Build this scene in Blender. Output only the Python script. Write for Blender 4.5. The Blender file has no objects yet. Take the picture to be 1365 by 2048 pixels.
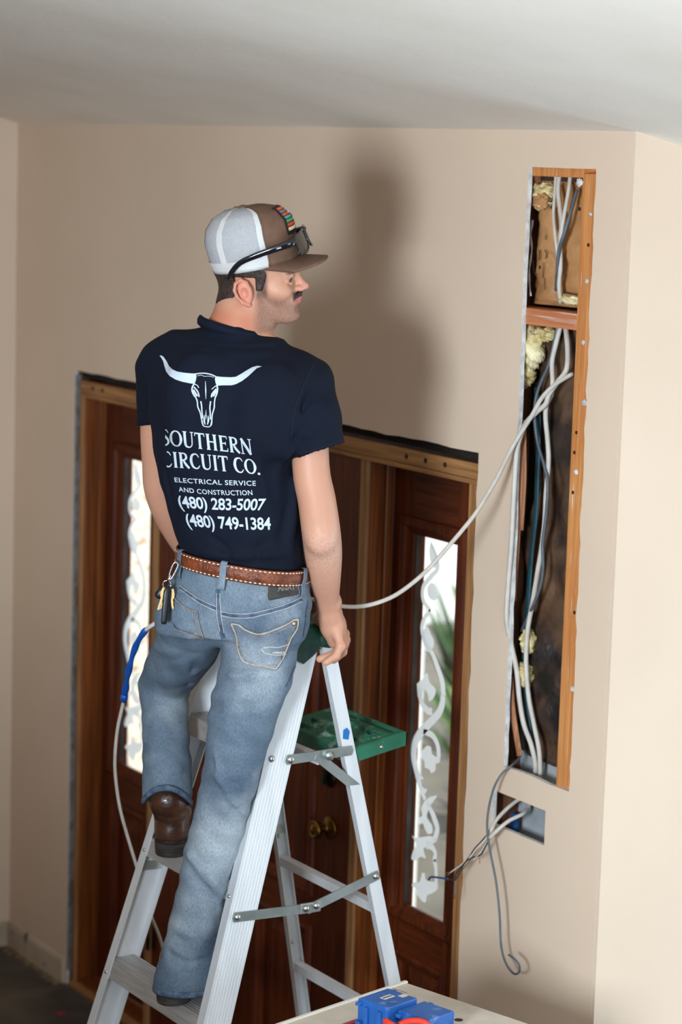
import bpy, bmesh, math, random
import numpy as np
from mathutils import Vector, Matrix
from mathutils.bvhtree import BVHTree

random.seed(7); np.random.seed(7)
scene = bpy.context.scene
COL = scene.collection

# ------------------------------------------------------------------ camera
CAM = np.array([7.306, -3.561, 2.85])
# rows: world axes written in camera axes (x right, y down, z forward)
M = np.array([[0.5304641057732498, 0.1388354081830391, -0.8362610608660643],
              [0.8471525432034079, -0.05113451929900416, 0.5288835689261463],
              [0.030665958817302566, -0.9889944339432396, -0.14473979618303603]])
FPX = 4891.0
cam_data = bpy.data.cameras.new('camera')
cam = bpy.data.objects.new('camera', cam_data); COL.objects.link(cam)
Rm = Matrix([[M[i][0], -M[i][1], -M[i][2]] for i in range(3)]).to_4x4()
cam.matrix_world = Matrix.Translation(Vector(CAM)) @ Rm
cam_data.sensor_fit = 'HORIZONTAL'; cam_data.sensor_width = 24.0
cam_data.lens = FPX * 24.0 / 1365.0
cam_data.clip_start = 0.05; cam_data.clip_end = 200
cam_data.dof.use_dof = True; cam_data.dof.focus_distance = 5.48; cam_data.dof.aperture_fstop = 3.2
scene.camera = cam

# ------------------------------------------------------------------ world, daylight, exposure
def lin(c):
    if max(c) > 1.0: c = [x / 255.0 for x in c]
    return tuple((x / 12.92 if x <= 0.04045 else ((x + 0.055) / 1.055) ** 2.4) for x in c)

world = bpy.data.worlds.new('sky'); scene.world = world; world.use_nodes = True
bg = world.node_tree.nodes['Background']
bg.inputs[0].default_value = (0.93, 0.96, 1.0, 1); bg.inputs[1].default_value = 1.8

def opening_lamp(name, loc, normal, sx, sy, power, color):
    d = bpy.data.lights.new(name, 'AREA'); d.shape = 'RECTANGLE'; d.size = sx; d.size_y = sy
    d.energy = power; d.color = color
    o = bpy.data.objects.new(name, d); COL.objects.link(o); o.location = loc
    o.rotation_euler = Vector(normal).to_track_quat('-Z', 'Y').to_euler()
    return o
# key and cool fill lamps in made-up openings; daylight from door round the corner
opening_lamp('key_lamp', (5.9, -4.27, 2.10), (0, 1, 0), 0.85, 0.85, 350, (0.78, 0.90, 1.0))  # key lamp placed by the man's cast shadow; its window is made up
opening_lamp('far_door_daylight', (4.3, 2.68, 1.03), (0, -1, 0), 1.9, 2.0, 62, (0.58, 0.81, 1.0))
opening_lamp('cool_fill_lamp', (8.95, -1.1, 1.06), (-1, 0, 0), 2.4, 2.0, 95, (0.52, 0.78, 1.0))  # cool fill lamp added for the right-hand walls; its door is made up

sun_d = bpy.data.lights.new('sun', 'SUN'); sun_d.energy = 7.0; sun_d.angle = .0093; sun_d.color = (1.0, .96, .90)
sun_o = bpy.data.objects.new('sun', sun_d); COL.objects.link(sun_o); sun_o.location = (0, 3, 8)
sun_o.rotation_euler = Vector((-.45, .25, -.85)).to_track_quat('-Z', 'Y').to_euler()

scene.view_settings.view_transform = 'Standard'; scene.view_settings.look = 'None'
scene.view_settings.gamma = 1.0; scene.view_settings.use_curve_mapping = False
scene.view_settings.exposure = 0.0

# ------------------------------------------------------------------ geometry helpers
def ray(px, py): return M @ np.array([(px - 682.5) / FPX, (py - 1024.0) / FPX, 1.0])
def on_y(px, py, y=0.0):
    r = ray(px, py); return CAM + r * ((y - CAM[1]) / r[1])
def on_x(px, py, x):
    r = ray(px, py); return CAM + r * ((x - CAM[0]) / r[0])
def on_z(px, py, z):
    r = ray(px, py); return CAM + r * ((z - CAM[2]) / r[2])

def tag(o, label=None, cat=None, group=None, kind=None):
    if label: o['label'] = label
    if cat: o['category'] = cat
    if group: o['group'] = group
    if kind: o['kind'] = kind
    return o

def empty(name, loc=(0, 0, 0), rz=0.0, parent=None):
    o = bpy.data.objects.new(name, None); COL.objects.link(o)
    o.empty_display_size = 0.05
    o.location = loc; o.rotation_euler = (0, 0, rz)
    o['_mw'] = 1
    if parent is not None: o.parent = parent
    return o

def mw(o):
    m = Matrix.LocRotScale(o.location, o.rotation_euler, o.scale)
    if o.parent is not None: m = mw(o.parent) @ o.matrix_parent_inverse @ m
    return m

class MB:
    def __init__(s): s.v = []; s.f = []; s.sm = []
    def add(s, v, f, smooth=False):
        b = len(s.v); s.v += [tuple(float(x) for x in p) for p in v]
        s.f += [tuple(int(i) + b for i in q) for q in f]; s.sm += [smooth] * len(f); return s
    def box(s, x0, x1, y0, y1, z0, z1, mat=None):
        v = [(x, y, z) for x in (x0, x1) for y in (y0, y1) for z in (z0, z1)]
        if mat is not None: v = [tuple(mat @ Vector(p)) for p in v]
        f = [(0, 1, 3, 2), (4, 6, 7, 5), (0, 4, 5, 1), (2, 3, 7, 6), (0, 2, 6, 4), (1, 5, 7, 3)]
        return s.add(v, f)
    def bevel_box(s, x0, x1, y0, y1, z0, z1, b, mat=None, seg=2):
        bm = bmesh.new(); bmesh.ops.create_cube(bm, size=1.0)
        for q in bm.verts:
            q.co = Vector((x0 if q.co.x < 0 else x1, y0 if q.co.y < 0 else y1, z0 if q.co.z < 0 else z1))
        bmesh.ops.bevel(bm, geom=bm.edges[:], offset=b, segments=seg, affect='EDGES', profile=0.5)
        bmesh.ops.recalc_face_normals(bm, faces=bm.faces[:])
        bm.verts.index_update()
        v = [tuple(mat @ q.co) if mat is not None else tuple(q.co) for q in bm.verts]
        f = [[q.index for q in fc.verts] for fc in bm.faces]; bm.free()
        return s.add(v, f)
    def sweep(s, ringfn, n, m, cap=True, smooth=True, close=True):
        v = []; f = []
        for i in range(n): v += [tuple(p) for p in ringfn(i)]
        for i in range(n - 1):
            for j in range(m if close else m - 1):
                k = (j + 1) % m
                f.append((i * m + j, i * m + k, (i + 1) * m + k, (i + 1) * m + j))
        if cap:
            f.append(tuple(range(m - 1, -1, -1))); f.append(tuple((n - 1) * m + j for j in range(m)))
        return s.add(v, f, smooth)
    def tube(s, pts, r, sides=8, flat=1.0, upv=(0, 0, 1), smooth=True):
        P = [Vector(p) for p in pts]; n = len(P)
        rr = r if hasattr(r, '__len__') else [r] * n
        fr = []; prev = None
        for i in range(n):
            t = (P[min(i + 1, n - 1)] - P[max(i - 1, 0)]).normalized()
            if prev is None:
                a = Vector(upv); a = (a - t * a.dot(t))
                if a.length < 1e-4: a = Vector((1, 0, 0)); a = a - t * a.dot(t)
            else:
                a = prev - t * prev.dot(t)
            a.normalize(); prev = a; fr.append((a, t.cross(a)))
        def ring(i):
            a, b = fr[i]
            return [P[i] + a * (math.cos(2 * math.pi * k / sides) * rr[i]) + b * (math.sin(2 * math.pi * k / sides) * rr[i] * flat) for k in range(sides)]
        return s.sweep(ring, n, sides, True, smooth)
    def cyl(s, a, b, r0, r1=None, sides=16, smooth=True):
        return s.tube([a, b], [r0, r0 if r1 is None else r1], sides, smooth=smooth)
    def lathe(s, prof, o, ax, sides=24):
        ax = Vector(ax).normalized(); e1 = ax.orthogonal().normalized(); e2 = ax.cross(e1); o = Vector(o)
        def ring(i):
            r, h = prof[i]
            return [o + ax * h + (e1 * math.cos(2 * math.pi * k / sides) + e2 * math.sin(2 * math.pi * k / sides)) * max(r, 1e-4) for k in range(sides)]
        return s.sweep(ring, len(prof), sides, True, True)
    def prism(s, poly, fn, d0, d1):
        """poly in 2d; fn(a,b,d)->point; extruded from d0 to d1"""
        n = len(poly)
        v = [fn(a, b, d0) for a, b in poly] + [fn(a, b, d1) for a, b in poly]
        f = [tuple(range(n))[::-1], tuple(range(n, 2 * n))] + [(i, (i + 1) % n, n + (i + 1) % n, n + i) for i in range(n)]
        return s.add(v, f)
    def build(s, name, mat, parent=None, fix=True):
        me = bpy.data.meshes.new(name); me.from_pydata(s.v, [], s.f); me.update()
        if fix:
            bm = bmesh.new(); bm.from_mesh(me); bmesh.ops.recalc_face_normals(bm, faces=bm.faces[:]); bm.to_mesh(me); bm.free()
        for p, q in zip(me.polygons, s.sm): p.use_smooth = q
        if mat is not None: me.materials.append(mat)
        o = bpy.data.objects.new(name, me); COL.objects.link(o)
        if parent is not None:
            o.parent = parent; o.matrix_parent_inverse = mw(parent).inverted()
        return o

def spline(pts, n=12):
    """Catmull-Rom through points"""
    P = [np.array(p, float) for p in pts]; P = [2 * P[0] - P[1]] + P + [2 * P[-1] - P[-2]]
    out = []
    for i in range(1, len(P) - 2):
        for k in range(n):
            t = k / n
            out.append(0.5 * (2 * P[i] + (P[i + 1] - P[i - 1]) * t + (2 * P[i - 1] - 5 * P[i] + 4 * P[i + 1] - P[i + 2]) * t * t + (3 * P[i] - P[i - 1] - 3 * P[i + 1] + P[i + 2]) * t ** 3))
    out.append(P[-2]); return out

# ------------------------------------------------------------------ materials
MATS = {}
def mk(name, c1, c2=None, scale=8.0, stretch=(1, 1, 1), rough=0.6, metal=0.0, bump=0.0, bscale=None, detail=6.0,
       lo=0.35, hi=0.65, spec=0.5, c3=None, s3=2.0, lo3=0.45, hi3=0.7, attr=None, coat=0.0, bdist=0.01, rvar=0.0, bstretch=None):
    m = bpy.data.materials.new(name); m.use_nodes = True; nt = m.node_tree; N = nt.nodes; Lk = nt.links
    b = N['Principled BSDF']; b.inputs['Roughness'].default_value = rough; b.inputs['Metallic'].default_value = metal
    b.inputs['Specular IOR Level'].default_value = spec
    if coat: b.inputs['Coat Weight'].default_value = coat; b.inputs['Coat Roughness'].default_value = 0.12
    tc = N.new('ShaderNodeTexCoord'); mp = N.new('ShaderNodeMapping'); mp.inputs['Scale'].default_value = stretch
    Lk.new(tc.outputs['Object'], mp.inputs['Vector'])
    col = None
    def noise(sc, det=detail, vec=None):
        n = N.new('ShaderNodeTexNoise'); n.inputs['Scale'].default_value = sc; n.inputs['Detail'].default_value = det
        Lk.new((vec or mp).outputs['Vector'], n.inputs['Vector']); return n
    def ramp(n, lo, hi):
        r = N.new('ShaderNodeMapRange'); r.inputs['From Min'].default_value = lo; r.inputs['From Max'].default_value = hi
        Lk.new(n.outputs['Fac'], r.inputs['Value']); return r
    def mix(a, bb, fac):
        x = N.new('ShaderNodeMix'); x.data_type = 'RGBA'
        if hasattr(a, 'is_linked'): Lk.new(a, x.inputs[6])
        else: x.inputs[6].default_value = (*lin(a), 1)
        x.inputs[7].default_value = (*lin(bb), 1)
        Lk.new(fac.outputs[0], x.inputs[0]); return x.outputs[2]
    if attr:
        a = N.new('ShaderNodeAttribute'); a.attribute_name = attr; col = a.outputs['Color']
        if c2 is not None: col = mix(col, c2, ramp(noise(scale), lo, hi))
    elif c2 is not None: col = mix(c1, c2, ramp(noise(scale), lo, hi))
    if c3 is not None: col = mix(col if col is not None else c1, c3, ramp(noise(s3, 4.0), lo3, hi3))
    if col is not None: Lk.new(col, b.inputs['Base Color'])
    else: b.inputs['Base Color'].default_value = (*lin(c1), 1)
    if rvar:
        rr = N.new('ShaderNodeMapRange'); rr.inputs['To Min'].default_value = rough - rvar; rr.inputs['To Max'].default_value = rough + rvar
        Lk.new(noise(scale * 0.7).outputs['Fac'], rr.inputs['Value']); Lk.new(rr.outputs[0], b.inputs['Roughness'])
    if bump:
        bv = None
        if bstretch is not None:
            bv = N.new('ShaderNodeMapping'); bv.inputs['Scale'].default_value = bstretch; Lk.new(tc.outputs['Object'], bv.inputs['Vector'])
        bn = N.new('ShaderNodeBump'); bn.inputs['Strength'].default_value = bump; bn.inputs['Distance'].default_value = bdist
        Lk.new(noise(bscale or scale, 4.0, bv).outputs['Fac'], bn.inputs['Height']); Lk.new(bn.outputs['Normal'], b.inputs['Normal'])
    MATS[name] = m; return m

wall_m = mk('painted_drywall', (225, 201, 178), (220, 196, 173), 2.0, rough=0.75, bump=0.12, bscale=120, bdist=0.003, spec=0.25)
taupe_m = mk('taupe_bounce_cut', (136, 104, 76), (130, 98, 70), 2.0, rough=0.8, spec=0.2)  # dark colour made up for unseen walls to cut bounced light
ceil_m = mk('textured_ceiling', (240, 230, 218), (234, 223, 210), 3.0, rough=0.9, bump=0.5, bscale=150, bdist=0.004, spec=0.15)
gyp_m = mk('gypsum_edge', (225, 222, 218), (190, 185, 180), 40, rough=0.9, bump=0.4, bscale=90)
conc_m = mk('concrete_floor', (92, 84, 76), (58, 52, 47), 3.0, rough=0.85, bump=0.3, bscale=25, c3=(120, 108, 92), s3=1.2, lo3=0.55, hi3=0.75)
base_m = mk('baseboard_paint', (205, 188, 168), (180, 160, 138), 6, rough=0.6, c3=(70, 58, 48), s3=18, lo3=0.66, hi3=0.72)
wood_dark = mk('stained_wood', (104, 44, 14), (70, 26, 7), 6, stretch=(14, 14, 0.7), rough=0.5, bump=0.08, spec=0.22)
wood_dark_h = mk('stained_wood_rail', (104, 44, 14), (72, 27, 7), 6, stretch=(0.7, 14, 14), rough=0.5, bump=0.08, spec=0.22)
wood_jamb = mk('varnished_jamb', (140, 74, 26), (92, 44, 14), 5, stretch=(16, 16, 0.6), rough=0.4, bump=0.08, spec=0.4)
wood_raw = mk('raw_fir', (178, 128, 78), (138, 92, 52), 5, stretch=(18, 18, 0.8), rough=0.7, bump=0.1)
wood_raw_h = mk('raw_fir_head', (178, 128, 78), (138, 92, 52), 5, stretch=(0.8, 18, 18), rough=0.7, bump=0.1)
stud_m = mk('pine_stud', (214, 146, 84), (190, 118, 60), 5, stretch=(22, 22, 0.9), rough=0.7, bump=0.12, c3=(225, 205, 190), s3=9, lo3=0.66, hi3=0.74)
block_m = mk('pine_block', (205, 130, 84), (176, 98, 58), 5, stretch=(0.9, 22, 22), rough=0.75, bump=0.12, c3=(224, 190, 170), s3=5, lo3=0.55, hi3=0.75)
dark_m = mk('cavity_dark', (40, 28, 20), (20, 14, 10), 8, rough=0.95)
# ------------------------------------------------------------------ room shell
CZ = 2.922; CS = 0.22                       # ceiling height at the door wall and its slope
def ceil_z(y): return CZ - CS * y
XL, XR = -0.472, 2.870                      # inner left corner, outer right corner
OPX0, OPX1, OPZ = 0.0, 2.316, 2.116         # rough opening of the entry
HX0, HX1, HZ0, HZ1 = 2.476, 2.746, 1.342, 2.834   # tall cut in the drywall
SX0, SX1, SZ0, SZ1 = 2.436, 2.657, 1.184, 1.272   # small box cut
RX = 9.0; BY = -4.3; FY = 2.7

def jline(a, b, step, amp):
    n = max(1, int(math.dist(a, b) / step)); out = []
    d = ((b[0] - a[0]) / math.dist(a, b), (b[1] - a[1]) / math.dist(a, b))
    for i in range(n):
        t = i / n; j = 0 if i == 0 else random.uniform(-amp, amp)
        out.append((a[0] + (b[0] - a[0]) * t - d[1] * j, a[1] + (b[1] - a[1]) * t + d[0] * j))
    return out

def drywall_sheet(name, loops, y0, y1):
    bm = bmesh.new(); ed = []
    for lp in loops:
        vs = [bm.verts.new((x, y0, z)) for x, z in lp]
        ed += [bm.edges.new((vs[i], vs[(i + 1) % len(vs)])) for i in range(len(vs))]
    bmesh.ops.triangle_fill(bm, use_beauty=True, use_dissolve=False, edges=ed)
    front = bm.faces[:]
    nb = len(bm.verts); bm.verts.index_update(); bm.verts.ensure_lookup_table()
    v = [tuple(q.co) for q in bm.verts]; f = [[q.index for q in fc.verts] for fc in front]
    # orient the front towards the room (-y)
    ff = []
    for q in f:
        a, b, c = (Vector(v[i]) for i in q[:3])
        ff.append(q if (b - a).cross(c - a).y < 0 else q[::-1])
    bm.free()
    allv = v + [(x, y1, z) for x, y, z in v]
    me = bpy.data.meshes.new(name)
    faces = ff + [[i + nb for i in q[::-1]] for q in ff]; mi = [0] * len(ff) + [1] * len(ff)
    edge = {}
    for q in ff:
        for i in range(3):
            e = (q[i], q[(i + 1) % 3]); edge[e] = 1
    for (a, b) in list(edge):
        if (b, a) not in edge: faces.append([b, a, a + nb, b + nb]); mi.append(1)
    me.from_pydata(allv, [], faces); me.materials.append(wall_m); me.materials.append(gyp_m)
    for p, k in zip(me.polygons, mi): p.material_index = k
    o = bpy.data.objects.new(name, me); COL.objects.link(o); return o

outer = [(XL, 0)] + [(0, 0)] + jline((0, 0.02), (0, OPZ), 0.05, 0.004) + jline((OPX0, OPZ), (OPX1, OPZ), 0.06, 0.003) + jline((OPX1, OPZ), (OPX1, 0.02), 0.05, 0.004) + [(OPX1, 0), (XR, 0), (XR, CZ + .005), (XL, CZ + .005)]
hole1 = jline((HX0, HZ0), (HX1, HZ0), 0.04, 0.004) + jline((HX1, HZ0), (HX1 - .004, HZ1), 0.03, 0.0035) + jline((HX1 - .004, HZ1), (HX0, HZ1), 0.05, 0.001) + jline((HX0, HZ1), (HX0, HZ0), 0.04, 0.0025)
hole2 = [(SX0, SZ0), (SX1, SZ0), (SX1, SZ1), (SX0, SZ1)]
wall_front = drywall_sheet('wall_front', [outer, hole1, hole2], 0.0, 0.0127)
tag(wall_front, 'beige drywall wall around the entry door with two cut-out holes', 'wall', kind='structure')

# framing in the wall cavity, all pieces belong to the door wall
def piece(name, x0, x1, y0, y1, z0, z1, mat, parent=None, b=0.002):
    return MB().bevel_box(x0, x1, y0, y1, z0, z1, b).build(name, mat, parent)
piece('stud', 2.676, 2.716, 0.0135, 0.102, 0.04, CZ - .1, stud_m, wall_front)
piece('stud', 2.7165, 2.756, 0.0135, 0.102, 0.04, CZ - .1, stud_m, wall_front)
piece('stud', 2.352, 2.392, 0.0135, 0.102, 0.04, 2.84, mk('trimmer_wood', (120, 76, 48), (88, 52, 32), 5, stretch=(22, 22, 0.9), rough=0.8), wall_front)
piece('block', 2.392, 2.676, 0.0135, 0.06, 2.812, 2.85, stud_m, wall_front)
piece('block', 2.3925, 2.6755, 0.0135, 0.095, 2.452, 2.492, block_m, wall_front)
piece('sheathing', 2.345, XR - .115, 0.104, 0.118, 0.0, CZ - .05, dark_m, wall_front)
piece('dark_header', -0.35, 2.345, 0.018, 0.10, 2.125, 2.30, mk('header_dark', (60, 44, 32), (36, 26, 18), 5, stretch=(1, 20, 20), rough=0.9), wall_front)
piece('dark_header', -0.02, 2.335, 0.03, 0.13, 2.092, 2.124, dark_m, wall_front)  # dark box behind the gap over the head; shade put into its colour
piece('trimmer_stud', -0.05, -0.004, 0.014, 0.10, 0.0, 2.12, MATS['trimmer_wood'], wall_front)
piece('trimmer_stud', 2.3185, 2.35, 0.014, 0.10, 0.0, 2.12, MATS['trimmer_wood'], wall_front)
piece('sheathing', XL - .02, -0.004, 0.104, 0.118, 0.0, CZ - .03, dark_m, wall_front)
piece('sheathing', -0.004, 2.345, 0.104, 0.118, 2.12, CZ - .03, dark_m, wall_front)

# crumpled kraft-faced insulation and loose yellow fibreglass
kraft_m = mk('kraft_paper', (190, 140, 92), (150, 104, 62), 7, rough=0.55, bump=0.5, bscale=26, c3=(84, 58, 42), s3=9, lo3=0.6, hi3=0.75, spec=0.35)
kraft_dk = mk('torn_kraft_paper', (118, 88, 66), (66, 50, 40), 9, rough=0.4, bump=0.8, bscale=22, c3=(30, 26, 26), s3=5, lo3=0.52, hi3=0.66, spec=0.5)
yellow_m = mk('fibreglass', (224, 206, 150), (186, 160, 96), 60, rough=0.95, bump=0.9, bscale=70, c3=(240, 226, 186), s3=20)
def batt(x0, x1, z0, z1, y, amp, mat, name, seed, nx=14, nz=60, thick=0.02):
    rng = np.random.RandomState(seed); m = MB(); ph = rng.rand(8) * 6.28
    def yy(a, b):
        return y + amp * (math.sin(a * 5 + b * 9 + ph[0]) * .5 + math.sin(b * 23 + a * 3 + ph[1]) * .35 + abs(math.sin(a * 7 - b * 15 + ph[2])) * .6 + math.sin(b * 51 + a * 11 + ph[3]) * .18) + 0.03 * (abs(a - .5) * 2) ** 4
    v = []; f = []
    for k in range(nz):
        for i in range(nx):
            a, b = i / (nx - 1), k / (nz - 1)
            ex = .006 * math.sin(b * 30 + ph[4]) * (1 if i in (0, nx - 1) else 0)
            v.append((x0 + (x1 - x0) * a + ex, yy(a, b), z0 + (z1 - z0) * b))
    n0 = len(v); v += [(p[0], max(p[1] + thick, y + thick), p[2]) for p in v[:n0]]
    for k in range(nz - 1):
        for i in range(nx - 1):
            q = (k * nx + i, k * nx + i + 1, (k + 1) * nx + i + 1, (k + 1) * nx + i); f.append(q); f.append(tuple(j + n0 for j in q[::-1]))
    for i in range(nx - 1):
        f.append((i, i + n0, i + 1 + n0, i + 1)); t = (nz - 1) * nx
        f.append((t + i, t + i + 1, t + i + 1 + n0, t + i + n0))
    for k in range(nz - 1):
        f.append((k * nx, (k + 1) * nx, (k + 1) * nx + n0, k * nx + n0)); t = nx - 1
        f.append((k * nx + t, k * nx + t + n0, (k + 1) * nx + t + n0, (k + 1) * nx + t))
    m.add(v, f, True); return m.build(name, mat, wall_front)
def wool(c, r, seed, name='insulation_tuft', mat=None):
    bm = bmesh.new(); bmesh.ops.create_icosphere(bm, subdivisions=4, radius=1.0)
    rng = np.random.RandomState(seed); ph = rng.rand(12) * 6.28
    for q in bm.verts:
        p = q.co.copy()
        k = 1 + .16 * math.sin(p.x * 5 + ph[0]) * math.sin(p.z * 6 + ph[1]) + .10 * math.sin(p.z * 13 + p.x * 9 + ph[2]) + .06 * math.sin(p.y * 21 + p.z * 17 + ph[3]) + .05 * math.sin(p.x * 31 + p.z * 27 + ph[5])
        q.co = Vector((c[0] + p.x * r[0] * k, c[1] + p.y * r[1] * k, c[2] + p.z * r[2] * k))
    bm.verts.index_update(); m = MB(); m.add([tuple(q.co) for q in bm.verts], [[q.index for q in fc.verts] for fc in bm.faces], True); bm.free()
    return m.build(name, mat or yellow_m, wall_front)
batt(2.395, 2.675, 2.50, 2.80, 0.066, 0.012, kraft_m, 'insulation_batt', 3, nz=30)
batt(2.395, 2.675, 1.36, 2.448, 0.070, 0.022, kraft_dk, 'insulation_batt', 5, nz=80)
batt(2.44, 2.545, 2.51, 2.735, 0.044, 0.005, kraft_m, 'kraft_facing', 9, nx=8, nz=26, thick=.012)
for c, r, sd in (((2.475, .050, 2.775), (.036, .026, .022), 1), ((2.478, .046, 2.745), (.030, .020, .014), 2), ((2.450, .044, 2.395), (.052, .030, .052), 3),
                 ((2.428, .046, 2.325), (.034, .026, .036), 4), ((2.50, .052, 2.43), (.05, .02, .018), 13), ((2.600, .056, 2.52), (.045, .02, .012), 5), ((2.652, .060, 2.60), (.014, .02, .05), 6),
                 ((2.66, .058, 2.10), (.012, .02, .16), 7), ((2.655, .062, 2.30), (.012, .02, .06), 8), ((2.49, .05, 1.66), (.018, .02, .03), 10), ((2.485, .05, 1.575), (.02, .02, .03), 11)):
    wool(c, r, sd)
teal = mk('teal_vapour_strip', (28, 74, 84), (16, 46, 56), 12, rough=0.5, bump=0.3, bscale=30)
m = MB(); pp = [on_y(x, y, .05) for x, y in ((1073, 775), (1078, 850), (1075, 950), (1072, 1030), (1064, 1100), (1058, 1180), (1052, 1260), (1048, 1320))]
m.tube(spline(pp, 5), 0.010, 6, flat=0.3, upv=(1, 0, 0)); m.build('vapour_barrier_strip', teal, wall_front)
m = MB(); pp = [on_y(x, y, .05) for x, y in ((1046, 1340), (1052, 1400), (1060, 1460), (1068, 1500))]
m.tube(spline(pp, 5), 0.009, 6, flat=0.3, upv=(1, 0, 0)); m.build('vapour_barrier_strip', teal, wall_front)
lath = mk('split_lath', (190, 132, 96), (150, 98, 66), 6, stretch=(20, 20, 1), rough=0.8, bump=0.2)
for pts, w in ((((1022, 1352), (1026, 1420), (1040, 1512)), .012), (((1046, 840), (1044, 900), (1040, 1000), (1034, 1110), (1028, 1200)), .010), (((1050, 860), (1050, 960), (1044, 1060)), .007)):
    m = MB(); m.tube(spline([on_y(x, y, .03) for x, y in pts], 4), w, 6, flat=.4, upv=(1, 0, 0)); m.build('lath', lath, wall_front)
# backing board seen behind the box cut and under the tall cut
piece('backing_board', 2.430, 2.674, 0.085, 0.10, 1.05, 1.365, mk('grey_board', (176, 180, 182), (150, 154, 158), 10, rough=0.8), wall_front)
piece('inner_plate', 2.393, 2.428, 0.06, 0.10, 1.05, 1.34, MATS['trimmer_wood'], wall_front)
m = MB(); m.bevel_box(2.452, 2.475, .045, .058, 1.16, 1.212, .003); m.build('blue_box_side', mk('blue_plastic_dark', (20, 70, 130), rough=.5), wall_front)
# nails and plaster dabs on the stud
nail_m = mk('nail_head', (60, 48, 40), rough=.5, metal=.6)
for px, py in ((1160, 418), (1178, 490), (1135, 852), (1154, 865), (1150, 905), (1112, 1485), (1150, 1225), (1147, 985)):
    p = on_y(px, py, .0135); MB().lathe([(.0045, .001), (.0045, -.0012), (.002, -.0018)], p, (0, 1, 0), 10).build('nail', nail_m, wall_front)
for px, py, r in ((1170, 805, .010), (1153, 944, .008), (1146, 1378, .008), (1160, 365, .012), (1168, 685, .007), (1182, 428, .006), (1175, 562, .007)):
    p = on_y(px, py, .0125); wool((p[0], p[1], p[2]), (r, .003, r * .8), int(px + py), 'plaster_dab', gyp_m)

# other walls, ceiling, floor
def quad_wall(name, poly, thick, label, mat=wall_m):
    """poly: 3d points in order, thick: offset vector"""
    t = Vector(thick); P = [Vector(p) for p in poly]; n = len(P); m = MB()
    m.add([tuple(p) for p in P] + [tuple(p + t) for p in P], [tuple(range(n))[::-1], tuple(range(n, 2 * n))] + [(i, (i + 1) % n, n + (i + 1) % n, n + i) for i in range(n)])
    return tag(m.build(name, mat), label, 'wall', kind='structure')
quad_wall('wall_left', [(XL, 0.02, 0), (XL, BY, 0), (XL, BY, ceil_z(BY)), (XL, 0.02, ceil_z(.02))], (-.12, 0, 0), 'beige side wall at the far left of the entry')
quad_wall('wall_right', [(XR + .0125, 0.0004, 0), (XR + .0125, FY, 0), (XR + .0125, FY, ceil_z(FY)), (XR + .0125, 0.0004, ceil_z(0.0))], (-.0123, 0, 0), 'bright cream wall turning the corner at far right')
# unseen back and right walls, with made-up openings for key and fill lamps
def holed(name, frame, u0, u1, top, hu0, hu1, hz0, hz1, label):
    m = MB()
    for a, b, c, d in ((u0, hu0, 0, None), (hu1, u1, 0, None), (hu0, hu1, 0, hz0), (hu0, hu1, hz1, None)):
        if c == d: continue
        za = d if d is not None else top(a); zb = d if d is not None else top(b)
        V = [frame(a, c, 0), frame(b, c, 0), frame(b, zb, 0), frame(a, za, 0), frame(a, c, 1), frame(b, c, 1), frame(b, zb, 1), frame(a, za, 1)]
        m.add(V, [(0, 1, 2, 3), (7, 6, 5, 4), (0, 4, 5, 1), (1, 5, 6, 2), (2, 6, 7, 3), (3, 7, 4, 0)])
    return tag(m.build(name, taupe_m), label, 'wall', kind='structure')
holed('wall_back', lambda u, z, t: (u, BY - .12 * t, z), XL - .12, RX + .12, lambda u: ceil_z(BY), 5.45, 6.35, 1.65, 2.55, 'unseen wall behind the viewer with a made-up window opening for the key lamp')
holed('wall_side', lambda u, z, t: (RX + .12 * t, u, z), BY, FY, lambda u: ceil_z(u), -2.3, 0.1, 0.0, 2.06, 'unseen side wall behind the viewer with a made-up opening for the fill lamp')
holed('wall_far', lambda u, z, t: (u, FY + .12 * t, z), XR, RX + .12, lambda u: ceil_z(FY), 3.35, 5.25, 0.0, 2.05, 'end wall of the room round the right corner with a glazed opening')
# landing the view is taken from: raised floor; added unseen low wall blocks key light at lower left
tag(MB().box(3.0, RX, BY, -2.98, 1.16, 1.30).build('floor_landing', conc_m), 'raised landing floor behind the viewer', 'floor', kind='structure')
tag(MB().box(3.0, 4.75, -3.08, -2.97, 0.0, 1.66).build('wall_light_block', taupe_m), 'unseen low wall added by the landing to shade the lower left', 'wall', kind='structure')
m = MB()
for xa, xb, y0, y1 in ((XL - .12, RX + .12, BY - .12, .02), (XR - .11, RX + .12, .02, FY + .12)):
    m.add([(xa, y0, ceil_z(y0)), (xb, y0, ceil_z(y0)), (xb, y1, ceil_z(y1)), (xa, y1, ceil_z(y1)),
           (xa, y0, ceil_z(y0) + .1), (xb, y0, ceil_z(y0) + .1), (xb, y1, ceil_z(y1) + .1), (xa, y1, ceil_z(y1) + .1)],
          [(0, 3, 2, 1), (4, 5, 6, 7), (0, 1, 5, 4), (1, 2, 6, 5), (2, 3, 7, 6), (3, 0, 4, 7)])
tag(m.build('ceiling', ceil_m), 'white sloped ceiling with fine sprayed texture', 'ceiling', kind='structure')
fl = MB().box(XL - .12, RX + .12, BY - .12, 0.13, -.1, 0.0); fl.box(XR - .1, RX + .12, 0.13, FY + .12, -.1, 0.0)
tag(fl.build('floor', conc_m), 'bare grey concrete floor with scraped patches', 'floor', kind='structure')
bb = MB()
prof = [(0, 0), (-.012, 0), (-.012, .075), (-.007, .088), (0, .09)]
bb.prism(prof, lambda a, b, d: (d, a, b), XL, -0.012)
tag(bb.build('baseboard_front', base_m), 'scuffed cream baseboard left of the entry door', 'baseboard', kind='structure')
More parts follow.
